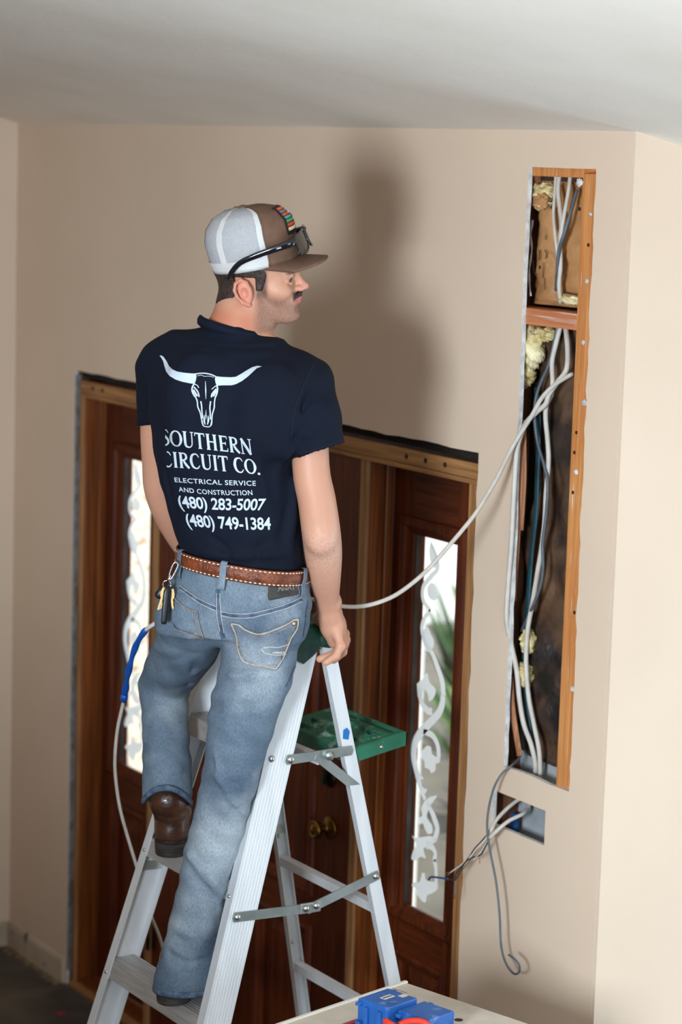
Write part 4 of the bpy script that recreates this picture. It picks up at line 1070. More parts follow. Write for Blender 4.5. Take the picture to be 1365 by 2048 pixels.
print_m = mk('white_screen_print', (200, 210, 220), (190, 200, 211), 30, rough=.8, spec=.2)
def K(x, y): return (300 + x / 5.25, 690 + y / 5.25)
hornL = [(104, 112), (125, 112), (150, 130), (180, 175), (205, 225), (240, 258), (290, 280), (360, 292), (440, 300), (487, 300), (490, 340), (480, 385), (470, 408), (430, 404), (340, 385), (270, 362), (210, 325), (175, 280), (155, 220), (142, 170), (122, 135)]
hornR = [(1176, 228), (1130, 222), (1080, 235), (1030, 262), (960, 305), (905, 335), (850, 340), (760, 336), (690, 328), (684, 360), (692, 400), (704, 428), (760, 424), (860, 424), (910, 410), (970, 378), (1040, 325), (1090, 278), (1125, 246)]
decal('longhorn_print', [[K(*p) for p in hornL], [K(*p) for p in hornR]], bvh_s, print_m, shirt)
sk = [([(486, 304), (540, 298), (590, 300), (640, 310), (690, 330)], 12), ([(500, 325), (540, 318), (575, 330), (600, 328), (640, 330), (672, 342)], 5),
      ([(470, 402), (448, 440), (444, 480), (460, 520), (478, 545)], 16), ([(470, 410), (500, 425), (514, 450)], 9), ([(462, 440), (490, 470), (510, 505), (518, 545)], 14), ([(455, 470), (480, 510), (500, 535)], 22),
      ([(705, 425), (712, 460), (705, 510), (690, 545)], 16), ([(704, 425), (680, 440), (650, 466)], 9), ([(700, 460), (672, 490), (652, 520), (648, 550)], 14), ([(700, 475), (680, 510), (664, 538)], 22),
      ([(478, 540), (498, 590), (505, 650), (530, 710), (545, 780), (560, 840)], 13), ([(690, 545), (680, 600), (676, 660), (656, 730), (650, 800), (640, 850)], 13),
      ([(535, 590), (545, 640), (548, 690), (556, 770)], 14), ([(640, 590), (632, 650), (634, 700), (636, 780)], 14),
      ([(584, 380), (588, 480), (590, 570)], (4, 14, 3)), ([(592, 680), (590, 740), (592, 780)], (3, 12, 4)), ([(575, 735), (572, 790), (582, 835)], (6, 20, 8)), ([(612, 740), (615, 790), (606, 835)], (6, 20, 8)),
      ([(545, 800), (562, 845), (590, 855), (620, 858), (645, 840), (654, 800)], 10)]
strokes('skull_print', [([K(*p) for p in a], (np.array(w) / 5.25) if hasattr(w, '__len__') else w / 5.25) for a, w in sk], bvh_s, print_m, shirt)

# lettering: serif capitals drawn as strokes in a unit box
def arc(cx_, cy_, rx, ry, a0, a1, n=9): return [(cx_ + rx * math.cos(math.radians(a0 + (a1 - a0) * i / (n - 1))), cy_ + ry * math.sin(math.radians(a0 + (a1 - a0) * i / (n - 1)))) for i in range(n)]
TK, TN = .17, .075
def vstem(x): return [([(x, 0), (x, .5), (x, 1)], TK), ([(x - .13, .025), (x + .13, .025)], .05), ([(x - .13, .975), (x + .13, .975)], .05)]
GL = {
 'S': (.58, [([(.50, .80), (.40, .95), (.27, .965), (.13, .88), (.12, .72), (.28, .56), (.44, .40), (.48, .22), (.36, .06), (.20, .035), (.08, .20)], (.05, .07, .09, .13, .15, .17, .15, .13, .09, .07, .05))]),
 'O': (.86, [(arc(.42, .5, .335, .46, 90, 270), (.07, .12, .19, .12, .07)), (arc(.42, .5, .335, .46, -90, 90), (.07, .12, .19, .12, .07))]),
 'U': (.82, [([(.17, 1), (.17, .38), (.22, .12), (.40, .035), (.56, .10), (.64, .30), (.65, 1)], (.17, .17, .15, .09, .07, .075, .075)), ([(.03, .975), (.30, .975)], .05), ([(.53, .975), (.77, .975)], .05)]),
 'T': (.74, [([(.36, 0), (.36, .95)], TK), ([(.04, .955), (.68, .955)], .085), ([(.05, .97), (.04, .78)], .05), ([(.67, .97), (.68, .78)], .05), ([(.23, .025), (.49, .025)], .05)]),
 'H': (.88, vstem(.19) + vstem(.65) + [([(.19, .52), (.65, .52)], .08)]),
 'E': (.70, vstem(.19) + [([(.19, .955), (.60, .955)], .08), ([(.59, .97), (.60, .80)], .05), ([(.19, .52), (.50, .52)], .075), ([(.50, .62), (.50, .42)], .05), ([(.19, .04), (.62, .04)], .08), ([(.61, .03), (.63, .22)], .05)]),
 'R': (.78, vstem(.19) + [([(.19, .95), (.42, .95), (.55, .85), (.56, .66), (.44, .54), (.19, .52)], (.08, .09, .15, .15, .09, .07)), ([(.34, .53), (.50, .25), (.72, .01)], (.12, .16, .15))]),
 'N': (.86, [([(.16, 0), (.16, 1)], .08), ([(.14, .97), (.42, .5), (.70, .03)], .18), ([(.70, 0), (.70, 1)], .08), ([(.04, .025), (.28, .025)], .05), ([(.58, .975), (.82, .975)], .05)]),
 'C': (.76, [([(.66, .76), (.56, .92), (.40, .965), (.20, .84), (.11, .5), (.20, .16), (.40, .035), (.56, .08), (.68, .24)], (.05, .08, .09, .15, .19, .15, .09, .08, .05))]),
 'I': (.40, vstem(.19)), '.': (.26, [([(.10, .0), (.10, .14)], .15)]), ' ': (.30, [])}
def serif(txt):
    out = []; x = 0
    for ch in txt:
        w, ss = GL[ch]
        for pts, tk in ss: out.append(([(x + a, b) for a, b in pts], tk))
        x += w
    return out, x
def quadmap(TL, TR, BL, BR, sag=0.0):
    def f(s_, t_):
        a = np.array(BL) * (1 - s_) + np.array(BR) * s_; b = np.array(TL) * (1 - s_) + np.array(TR) * s_
        p = a * (1 - t_) + b * t_; return (p[0], p[1] + sag * 4 * s_ * (1 - s_))
    return f
def serif_line(name, txt, fm, hpx, clip=None):
    ss, wid = serif(txt); bm = bmesh.new()
    for pts, tk in ss:
        if len(pts) == 2: pts = [pts[0], ((pts[0][0] + pts[1][0]) / 2, (pts[0][1] + pts[1][1]) / 2), pts[1]]
        pl = stroke(pts, tk, 4); n = len(pl) // 2
        vs = [bm.verts.new((*fm(p[0] / wid, p[1]), 0)) for p in pl]
        for i in range(n - 1):
            try: bm.faces.new((vs[i], vs[i + 1], vs[2 * n - 2 - i], vs[2 * n - 1 - i]))
            except ValueError: pass
    return decal_bm(name, bm, bvh_s, print_m, shirt, .0012, 5.0, clip=clip)
serif_line('southern_lettering', 'SOUTHERN', quadmap(K(118, 880), K(1066, 990), K(128, 1050), K(1090, 1155), -1.0), 30, clip=(K(166, 0)[0], 880, 1, 0))
serif_line('circuit_lettering', 'CIRCUIT CO.', quadmap(K(118, 1112), K(1150, 1205), K(134, 1278), K(1172, 1365), -1.5), 30, clip=(K(182, 0)[0], 915, 1, 0))
def sans_line(name, txt, fm, bold=.02, space=1.0, clip=None, ref='E'):
    cu = bpy.data.curves.new(name, 'FONT'); cu.body = txt; cu.offset = bold; cu.space_character = space; cu.resolution_u = 3
    o = bpy.data.objects.new(name, cu); me = bpy.data.meshes.new_from_object(o); bpy.data.objects.remove(o); bpy.data.curves.remove(cu)
    bm = bmesh.new(); bm.from_mesh(me); bpy.data.meshes.remove(me)
    xs = [q.co.x for q in bm.verts]; x0, x1 = min(xs), max(xs); h = .70
    for q in bm.verts: q.co = Vector((*fm((q.co.x - x0) / (x1 - x0), q.co.y / h), 0))
    return decal_bm(name, bm, bvh_s, print_m, shirt, .0012, 6.0, clip=clip)
sans_line('service_lettering', 'ELECTRICAL SERVICE', quadmap(K(258, 1388), K(1114, 1424), K(266, 1436), K(1116, 1476), 1.5), .012, 1.08)
sans_line('construction_lettering', 'AND CONSTRUCTION', quadmap(K(302, 1488), K(1072, 1522), K(310, 1536), K(1080, 1574), 3.0), .012, 1.08)
sans_line('phone_lettering', '(480) 283-5007', quadmap(K(282, 1580), K(1222, 1612), K(318, 1700), K(1196, 1730), 2.5), .02, .96)
sans_line('phone_lettering', '(480) 749-1384', quadmap(K(362, 1768), K(1268, 1808), K(398, 1892), K(1272, 1934), 3.0), .02, .96)

seam_m = mk('navy_seam', (9, 14, 28), rough=.9)
strokes('sleeve_seam', [([(632, 722), (608, 770), (590, 820), (584, 870), (586, 905)], 1.6)], bvh_s, seam_m, shirt, .0009)
strokes('hem_stitch', [([(592, 908), (620, 902), (650, 893), (684, 878)], 1.4)], bvh_s, seam_m, shirt, .0009)
# ---- jeans
denim_m = mk('faded_denim', (112, 127, 141), (78, 93, 110), 5.5, rough=.85, bump=.35, bscale=300, bdist=.002, c3=(160, 169, 176), s3=4.5, lo3=.46, hi3=.72, spec=.2, lo=.3, hi=.7)
# fine twill: multiply in a high-frequency weave
nt = denim_m.node_tree; bs = nt.nodes['Principled BSDF']; src = bs.inputs['Base Color'].links[0].from_socket
tcn = nt.nodes.new('ShaderNodeTexCoord'); mpn = nt.nodes.new('ShaderNodeMapping'); mpn.inputs['Scale'].default_value = (1, 1, .35); nt.links.new(tcn.outputs['Object'], mpn.inputs['Vector'])
nz_ = nt.nodes.new('ShaderNodeTexNoise'); nz_.inputs['Scale'].default_value = 420; nz_.inputs['Detail'].default_value = 2; nt.links.new(mpn.outputs['Vector'], nz_.inputs['Vector'])
rp = nt.nodes.new('ShaderNodeMapRange'); rp.inputs['From Min'].default_value = .3; rp.inputs['From Max'].default_value = .7; rp.inputs['To Min'].default_value = .78; rp.inputs['To Max'].default_value = 1.2; nt.links.new(nz_.outputs['Fac'], rp.inputs['Value'])
vm = nt.nodes.new('ShaderNodeVectorMath'); vm.operation = 'SCALE'; nt.links.new(src, vm.inputs[0]); nt.links.new(rp.outputs[0], vm.inputs['Scale']); nt.links.new(vm.outputs['Vector'], bs.inputs['Base Color'])
denim_dk = mk('dark_denim_seam', (54, 70, 92), (88, 106, 126), 60, rough=.85, bump=.3, bscale=200)
thread_m = mk('pale_thread', (196, 190, 178), (170, 168, 166), 80, rough=.8)
thread_b = mk('brown_thread', (112, 98, 88), (150, 140, 128), 60, rough=.8)

J = Field(axis([(-.10, .42, .0046)]), axis([(-.30, .30, .0046)]), axis([(.84, 1.98, .0046)]))
pel = [(1080, 487, 124, .111, -.10, 15), (1105, 487, 126, .113, -.10, 15), (1150, 486, 132, .116, -.10, 14), (1190, 478, 145, .121, -.10, 13), (1230, 466, 153, .118, -.095, 12), (1262, 462, 146, .105, -.09, 12)]
J.add(loft(pel), .01)
J.add(el(L(532, 1232, -.150), (.080, .068, .085)), .035); J.add(el(L(398, 1218, -.098), (.072, .073, .080)), .035)
legR = [L(530, 1250, -.105), L(520, 1300, -.12), L(511, 1350, -.13), L(494, 1400, -.13), L(482, 1450, -.125), L(472, 1500, -.12), L(458, 1560, -.105), L(447, 1610, -.092), L(424, 1700, -.075), L(401, 1800, -.066), L(383, 1880, -.062), L(366, 1960, -.064), L(360, 2010, -.066)]
rdR = [.088, .086, .0845, .0805, .0760, .0705, .0635, .0625, .0620, .0595, .0610, .0670, .069]
legL = [L(388, 1238, -.06), L(374, 1290, .03), L(347, 1335, .13), L(328, 1372, .19), L(329, 1412, .165), L(331, 1470, .13), L(334, 1540, .105), L(335, 1600, .095), L(335, 1660, .09)]
rdL = [.082, .076, .068, .0600, .0570, .0560, .0585, .0595, .058]
chain(J, legR, rdR, .03); chain(J, legL[:4], rdL[:4], .035); chain(J, legL[3:], rdL[3:], .012)
# folds: thigh creases, back of the knee, stacked ankles
for pts, a, w in ((((410, 1312, -.13), (370, 1322, -.10), (330, 1328, -.04), (295, 1322, .03)), .007, .010),
                  (((400, 1340, -.02), (350, 1347, .05), (300, 1340, .10)), -.006, .010),
                  (((395, 1322, -.09), (380, 1350, .03), (378, 1385, .09)), .006, .008),
                  (((412, 1440, -.19), (420, 1500, -.19), (440, 1540, -.18), (478, 1572, -.16), (500, 1585, -.13)), -.0065, .008),
                  (((420, 1462, -.195), (432, 1520, -.19), (455, 1556, -.18), (490, 1580, -.15)), .007, .007),
                  (((425, 1540, -.18), (450, 1590, -.17), (480, 1625, -.155), (500, 1640, -.12)), -.0065, .009),
                  (((432, 1562, -.175), (460, 1612, -.165), (496, 1645, -.13)), .006, .008),
                  (((500, 1540, -.15), (510, 1565, -.12), (498, 1600, -.11)), -.006, .010),
                  (((430, 1350, -.20), (480, 1352, -.215), (540, 1345, -.21), (585, 1330, -.17)), -.0045, .014),
                  (((470, 1330, -.21), (530, 1330, -.215), (590, 1310, -.17)), .004, .010),
                  (((470, 1400, -.21), (520, 1385, -.205), (565, 1360, -.17)), -.004, .012),
                  (((452, 1276, -.17), (470, 1268, -.19), (500, 1262, -.21)), -.005, .010),
                  (((360, 1700, -.11), (390, 1730, -.135), (430, 1770, -.13), (455, 1800, -.10)), -.006, .012),
                  (((400, 1760, -.13), (425, 1800, -.125), (440, 1850, -.10)), .006, .010),
                  (((346, 1850, -.10), (380, 1870, -.125), (420, 1860, -.10)), -.005, .012),
                  (((330, 1900, -.10), (370, 1925, -.12), (415, 1915, -.10)), .005, .010),
                  (((335, 1935, -.11), (370, 1950, -.12), (410, 1945, -.10)), -.004, .010),
                  (((285, 1440, .10), (320, 1470, .07), (370, 1480, .08)), .004, .014), (((290, 1530, .07), (330, 1545, .045), (380, 1535, .06)), -.004, .012),
                  (((300, 1290, .0), (320, 1300, -.04), (345, 1296, -.08)), -.005, .010), (((350, 1180, -.15), (400, 1195, -.18), (430, 1200, -.19)), .004, .009)):
    J.fold([L(*p) for p in pts], a * 1.7, w)
sl_ = (slice(None),) * 3; X_, Y_, Z_ = J.xyz(sl_)
J.d += (.0020 * np.sin(X_ * 55 + Z_ * 60 + 1.0) * np.sin(Z_ * 40 - X_ * 35 + Y_ * 20) + .0015 * np.sin(Z_ * 120 + X_ * 50 + Y_ * 40) * np.sin(X_ * 48 - Z_ * 17)).astype(np.float32)
# hems: cut to curved planes, hollow inside
eR = L(365, 1976, -.064); eL = L(335, 1602, .09)
def hem(X, Y, Z):
    left = (Y > .02 - (Z - 1.2) * .15) & (Z < 1.42)
    hR = eR[2] + .020 + .30 * (X - eR[0]) * 0 - .10 * (Y - eR[1]) - .0 * X + .0
    hL = eL[2] + .022 - 9.0 * (X - eL[0] - .0) ** 2 - .32 * (Y - eL[1])
    return np.where(Z > 1.42, -1.0, np.where(left, hL - Z, hR - .028 - Z)) + 0 * X
J.keep(hem, .002)
J.cut(rc(eR + [0, 0, -.08], eR + [0, 0, -.022], .0545), .003); J.cut(rc(eL + [0, 0, -.08], eL + [0, 0, -.018], .0525), .003)
J.keep(lambda X, Y, Z: Z - (L(487, 1143, -.1)[2] + .026 - .13 * (X - L(487, 1143, -.1)[0])) + 0 * Y, .004)
JV, JQ = J.mesh(2)
jeans = mesh_obj('jeans', JV, JQ, denim_m, man); jeans['label'] = 'faded blue jeans with stitched back pockets'
bvh_j = BVHTree.FromPolygons([Vector(p) for p in JV], JQ.tolist())

def Jc(x, y): return (260 + x / 2.967, 1060 + y / 2.967)
# back pockets
pkR = [(605, 552), (650, 560), (690, 590), (760, 612), (830, 598), (920, 560), (960, 536), (992, 526), (985, 580), (950, 640), (915, 720), (890, 790), (862, 828), (780, 815), (700, 790), (668, 760), (648, 700), (635, 620)]
pkL = [(262, 390), (290, 420), (330, 455), (372, 470), (405, 478), (410, 530), (425, 590), (440, 640), (390, 625), (320, 600), (270, 580), (248, 530), (246, 450)]
o = decal('back_pocket', [[Jc(*p) for p in pkR]], bvh_j, denim_m, jeans, .0022, 9.0, thick=.002)
strokes('pocket_stitching', [([Jc(*p) for p in pkR[:8]], 4.4), ([Jc(*p) for p in pkR[7:13]], 4.0), ([Jc(*p) for p in pkR[12:] + pkR[:1]], 4.0), ([Jc(*p) for p in ((612, 575), (690, 612), (765, 632), (840, 614), (930, 575), (975, 552))], 1.6),
                             ([Jc(*p) for p in ((650, 640), (662, 700), (684, 752), (712, 774), (790, 796), (856, 808), (878, 782), (905, 712), (938, 640), (968, 585))], 1.5)], bvh_j, thread_b, jeans, .0046)
strokes('pocket_embroidery', [([Jc(*p) for p in ((780, 700), (800, 726), (860, 736), (920, 732))], 1.8), ([Jc(*p) for p in ((790, 696), (830, 690), (880, 692), (928, 676))], 1.6), ([Jc(*p) for p in ((845, 722), (880, 722), (915, 722))], 4.0)], bvh_j, thread_m, jeans, .0046)
strokes('pocket_fade', [([Jc(*p) for p in pkR[7:13]], 1.8), ([Jc(*p) for p in pkR[:8]], 1.6), ([Jc(*p) for p in pkR[12:] + pkR[:1]], 1.6)], bvh_j, thread_m, jeans, .0050)
o = decal('back_pocket', [[Jc(*p) for p in pkL]], bvh_j, denim_m, jeans, .0022, 9.0, thick=.002)
strokes('pocket_stitching', [([Jc(*p) for p in ((262, 392), (290, 425), (330, 460), (372, 475), (404, 482))], 2.4), ([Jc(*p) for p in ((404, 482), (410, 530), (425, 590), (440, 638))], 2.4), ([Jc(*p) for p in ((440, 638), (390, 625), (320, 600), (270, 580))], 2.2),
                             ([Jc(*p) for p in ((375, 478), (382, 530), (396, 590), (408, 622))], 1.6)], bvh_j, thread_b, jeans, .0046)
bt = hit(bvh_j, *Jc(967, 552), .005)
if bt is not None:
    o = MB().lathe([(.0052, 0), (.0052, .0015), (.0034, .0026), (.0012, .002)], bt, (-.1, -1, .1), 14).build('pocket_rivet', mk('copper_rivet', (120, 92, 76), rough=.4, metal=.9), None); o.parent = jeans
# seams: yoke, centre back, outseam
strokes('yoke_seam', [([Jc(*p) for p in ((300, 340), (360, 385), (430, 430), (500, 462), (530, 472))], 8.5), ([Jc(*p) for p in ((535, 492), (620, 506), (720, 505), (820, 482), (920, 452), (1020, 410))], 9.0)], bvh_j, denim_dk, jeans, .0012)
strokes('seam_thread', [([Jc(*p) for p in ((300, 352), (360, 397), (430, 442), (510, 478))], 1.1), ([Jc(*p) for p in ((300, 330), (360, 374), (430, 418), (510, 455))], 1.1),
                        ([Jc(*p) for p in ((540, 484), (620, 496), (720, 495), (820, 472), (920, 442), (1020, 400))], 1.1), ([Jc(*p) for p in ((540, 506), (620, 520), (720, 519), (820, 496), (920, 466), (1020, 424))], 1.1),
                        ([Jc(*p) for p in ((516, 375), (515, 440), (520, 520), (535, 600))], 1.2), ([Jc(*p) for p in ((536, 375), (537, 440), (545, 520), (560, 610))], 1.2)], bvh_j, thread_m, jeans, .0020)
strokes('back_seam', [([Jc(*p) for p in ((524, 350), (522, 420), (528, 500), (540, 580), (556, 645))], 9.0)], bvh_j, denim_dk, jeans, .0013)
strokes('outseam', [([Jc(*p) for p in ((1058, 420), (1046, 500), (1042, 560), (1030, 630))], 3.0)], bvh_j, denim_dk, jeans, .0013)
strokes('outseam', [([Jc(*p) for p in ((985, 790), (960, 860), (925, 930))], 3.0)], bvh_j, denim_dk, jeans, .0013)
# hem bands
def hemband(name, c0, r, zfn, parent):
    m = MB(); n = 40
    def ring(i):
        a = 2 * math.pi * i / (n - 1); p = np.array([c0[0] + math.cos(a) * r, c0[1] + math.sin(a) * r, 0]); z = zfn(p); o_ = np.array([math.cos(a), math.sin(a), 0])
        return [p + o_ * .0005 + [0, 0, z - .001], p + o_ * .0030 + [0, 0, z + .002], p + o_ * .0034 + [0, 0, z + .012], p + o_ * .0008 + [0, 0, z + .015], p - o_ * .004 + [0, 0, z + .008]]
    m.sweep(ring, n, 5, False, True); o = m.build(name, denim_dk, None); o.parent = parent; return o
hemband('hem', eR, .0672, lambda p: eR[2] + .020 - .10 * (p[1] - eR[1]) - .028, jeans)
hemband('hem', eL, .0590, lambda p: eL[2] + .022 - 9.0 * (p[0] - eL[0]) ** 2 - .32 * (p[1] - eL[1]), jeans)
# leather label on the waistband
patch_m = mk('dark_leather_label', (58, 56, 54), (44, 42, 40), 40, rough=.6, bump=.3, bscale=120)
decal('waist_label', [[Jc(*p) for p in ((818, 300), (990, 305), (995, 388), (822, 418))]], bvh_j, patch_m, jeans, .002, 9.0, thick=.0015)
strokes('label_edge', [([Jc(*p) for p in ((818, 330), (822, 416), (905, 404), (994, 387), (990, 330))], 1.3)], bvh_j, thread_b, jeans, .004)
lab_m = mk('label_ink', (132, 124, 116), rough=.8)
cu = bpy.data.curves.new('t', 'FONT'); cu.body = 'ARIAT'; cu.offset = .02; o = bpy.data.objects.new('t', cu); me = bpy.data.meshes.new_from_object(o); bpy.data.objects.remove(o)
bm = bmesh.new(); bm.from_mesh(me); xs = [q.co.x for q in bm.verts]; fm = quadmap(Jc(872, 318), Jc(972, 306), Jc(876, 366), Jc(976, 352))
for q in bm.verts: q.co = Vector((*fm((q.co.x - min(xs)) / (max(xs) - min(xs)), q.co.y / .7), 0))
decal_bm('label_lettering', bm, bvh_j, lab_m, jeans, .0042, 0)

# ---- belt, loops
belt_m = mk('tooled_leather', (132, 66, 34), (96, 42, 20), 26, rough=.42, bump=.9, bscale=95, bdist=.006, spec=.5)
stitch_m = mk('buckstitch', (232, 220, 196), rough=.6)
bc = L(487, 1143, -.10); bth = math.radians(14.5); hw = 131 * PXM; bb_ = .1195; ba_ = math.sqrt(hw * hw - (bb_ * math.sin(bth)) ** 2) / math.cos(bth)
def belt_pt(a, off, z):
    ex = 2.3; c_, s_ = math.cos(a), math.sin(a); rr = (abs(c_) ** ex + abs(s_) ** ex) ** (-1 / ex)
    x_, y_ = (ba_ + off) * c_ * rr, (bb_ + off) * s_ * rr
    return np.array([bc[0] + x_ * math.cos(bth) + y_ * math.sin(bth), bc[1] - x_ * math.sin(bth) + y_ * math.cos(bth), bc[2] + z + .018 - .018 * c_])
BH = .0185
m = MB(); n = 96
m.sweep(lambda i: [belt_pt(2 * math.pi * i / (n - 1), *q) for q in ((.0015, -BH), (.0052, -BH + .002), (.0062, 0), (.0052, BH - .002), (.0015, BH), (.0, 0))], n, 6, False, True)
belt = m.build('belt', belt_m, None); belt.parent = man; belt['label'] = 'brown tooled leather belt with white buckstitching'
m = MB(); 
for zz in (-BH + .0048, BH - .0048):
    for i in range(92):
        a = 2 * math.pi * i / 92; p = belt_pt(a, .0060, zz); t = belt_pt(a + .01, .0060, zz) - belt_pt(a - .01, .0060, zz); t /= np.linalg.norm(t); o_ = np.array([t[1], -t[0], 0]); 
        if o_ @ (p - bc) < 0: o_ = -o_
        m.add([p - t * .0042, p + [0, 0, .0017], p + t * .0042, p - [0, 0, .0017], p + o_ * .0012], [(0, 1, 4), (1, 2, 4), (2, 3, 4), (3, 0, 4)])
o = m.build('buckstitch', stitch_m, None); o.parent = belt; o['kind'] = 'stuff'
def loop_at(px, py0, py1, w, dx=0):
    m = MB(); pts = []
    best = min((abs((lambda p: (p @ np.array([1, 0, 0])))(belt_pt(a, .008, 0) - L(px, 1140, belt_pt(a, .008, 0)[1]))), a) for a in np.linspace(math.pi, 2 * math.pi, 400))
    a = best[1]; p0 = belt_pt(a, .0075, 0); t = belt_pt(a + .02, .0075, 0) - belt_pt(a - .02, .0075, 0); t /= np.linalg.norm(t); o_ = np.array([t[1], -t[0], 0]); o_ = o_ if o_ @ (p0 - bc) > 0 else -o_
    prof = [(-BH - .024, -.001), (-BH - .020, .003), (-BH - .004, .002), (-BH + .002, .0005), (0, .002), (BH - .001, .001), (BH + .004, -.001), (BH + .005, -.008)]
    for s_ in (0, 1):
        pass
    v = []; f = []
    for zz, oo in prof:
        for sgn, th_ in ((-1, 0), (1, 0), (1, .0022), (-1, .0022)): v.append(p0 + t * (w / 2 * sgn + dx * zz) + o_ * (oo + th_) + [0, 0, zz])
    for i in range(len(prof) - 1):
        for j in range(4): k = (j + 1) % 4; f.append((i * 4 + j, i * 4 + k, i * 4 + 4 + k, i * 4 + 4 + j))
    m.add(v, f); o = m.build('belt_loop', denim_m, None); o.parent = jeans
loop_at(447, 0, 0, .015, .08); loop_at(609, 0, 0, .013, .25); loop_at(360, 0, 0, .013, 0)

# ---- boots
boot_m = mk('brown_boot_leather', (84, 52, 36), (52, 30, 20), 16, rough=.36, bump=.35, bscale=40, spec=.5, coat=.2)
sole_m = mk('worn_heel_stack', (62, 54, 48), (36, 31, 28), 26, stretch=(1, 1, 5), rough=.7, bump=.5, bscale=60)
def boot(hc_, ang, shaft_top, label, ws=1.0):
    """hc_: local point under the heel on the tread"""
    ca, sa = math.cos(ang), math.sin(ang); fw = np.array([sa, ca, 0]); rt = np.array([ca, -sa, 0])
    def bp(r_, f_, z_): return hc_ + rt * r_ + fw * f_ + np.array([0, 0, z_])
    root = empty('boot', (0, 0, 0), 0, man); root['label'] = label
    F = Field(axis([(hc_[0] - .16, hc_[0] + .20, .004)]), axis([(hc_[1] - .09, hc_[1] + .33, .004)]), axis([(hc_[2] + .02, hc_[2] + .30, .004)]))
    chain(F, [bp(0, .040, .030), bp(0, .040, .062), bp(0, .046, .095), shaft_top], [.0375 * ws, .0390 * ws, .0430 * ws, .046 * ws], .02)
    F.add(rc(bp(0, .045, .060), bp(0, .16, .058), .034, .034), .02); F.add(rc(bp(0, .16, .056), bp(0, .262, .046), .036, .018), .02)
    F.add(rc(bp(0, .07, .10), bp(0, .17, .068), .034, .028), .03)
    F.keep(lambda X, Y, Z: hc_[2] + .036 - Z + 0 * X + 0 * Y, .004)
    for pts, a, w in (((bp(-.04, .0, .10), bp(0, -.002, .085), bp(.04, .01, .10)), -.0035, .006), ((bp(-.04, .01, .125), bp(0, .0, .115), bp(.04, .02, .13)), -.004, .007), ((bp(-.035, .02, .112), bp(.0, .0, .10), bp(.04, .03, .115)), .003, .006), ((bp(.04, .03, .085), bp(.042, .06, .10), bp(.03, .09, .13)), -.004, .007)):
        F.fold(pts, a, w)
    V, Q = F.mesh(1); mesh_obj('upper', V, Q, boot_m, root)
    def outline(z, s_=1.0, f0=0.0, f1=.28):
        o_ = []
        for i in range(28):
            t = 2 * math.pi * i / 28; f_ = .5 - .5 * math.cos(t); x_ = math.sin(t)
            wd = np.interp(f_, [0, .1, .25, .45, .68, .88, 1], [.0, .030, .036, .033, .044, .024, .0]); o_.append(bp(np.sign(x_) * wd * s_, -.004 + f_ * .285, z))
        return o_
    m = MB(); m.sweep(lambda i: outline((.026, .031, .036, .040)[i], (1.0, 1.06, 1.06, 1.0)[i]), 4, 28, True, False); m.build('sole', sole_m, None).parent = root
    m = MB(); hh = []
    def heel_ring(i):
        z = (0.0, .004, .030, .033)[i]; k = (.97, 1.0, 1.06, 1.06)[i]; pts = []
        for j in range(20):
            t = math.pi * j / 19; pts.append(bp(-math.cos(t) * .0375 * k, .038 - math.sin(t) * .044 * k, z))
        pts.append(bp(.036 * k, .062, z)); pts.append(bp(-.036 * k, .062, z)); return pts
    m.sweep(heel_ring, 4, 22, True, False); m.build('heel', sole_m, None).parent = root
    return root
hR = L(337, 2018, -.104); hR[2] = .8735
hLh = L(338, 1716, .062); hLh[2] = 1.1785
boot(hR + np.array([0, -.008, 0]), math.radians(12), L(362, 1950, -.06), 'brown leather boot on the lower step', .76)
boot(hLh + np.array([0, .0, 0]), math.radians(3), L(336, 1600, .092), 'shiny brown leather boot on the upper step')

# ---- trucker cap
brown_f = mk('brown_twill', (112, 82, 64), (98, 70, 54), 30, rough=.8, bump=.2, bscale=400, bdist=.001)
white_f = mk('white_cotton', (212, 210, 208), (202, 200, 199), 20, rough=.85, bump=.15, bscale=300)
mesh_f = mk('white_mesh', (182, 181, 182), (156, 156, 160), 700, rough=.85, bump=.3, bscale=700, bdist=.001, lo=.4, hi=.6)
capr = empty('cap', (0, 0, 0), 0, man); capr['label'] = 'brown and white mesh-back trucker cap'
CP = math.radians(9.0)     # brim tipped up
CX_ = HX * math.cos(CP) + HZ * math.sin(CP); CZ_ = HZ * math.cos(CP) - HX * math.sin(CP); CO = hp(.008, 0, .022)
def cp(x, y, z): return CO + CX_ * x + HY * y + CZ_ * z
NA, NT = 72, 18
def crown(a, t):
    """a: angle from front, t: 0 rim .. 1 button"""
    prof = np.array([(0, 1.0, 1.0), (.15, 1.04, 1.02), (.35, 1.06, 1.04), (.55, 1.0, .99), (.75, .80, .84), (.9, .48, .52), (1.0, 0.0, 0.0)])
    zt = np.interp(t, [0, .15, .35, .55, .75, .9, 1], [0, .024, .060, .092, .116, .127, .129])
    r = np.interp(t, prof[:, 0], prof[:, 1]); ca, sa = math.cos(a), math.sin(a)
    rx = (.098 if ca > 0 else .092); sh_ = np.interp(t, [0, .4, .8, 1], [0, -.006, -.002, -.008])
    ry = .0795; z = zt + (.004 * ca if t < .5 else .004 * ca * (1 - t) * 2)
    if ca > 0.3: r *= 1 + .035 * math.sin(min(t, .75) / .75 * math.pi) * (ca - .3)
    return cp(rx * r * ca + sh_, ry * r * sa, z)
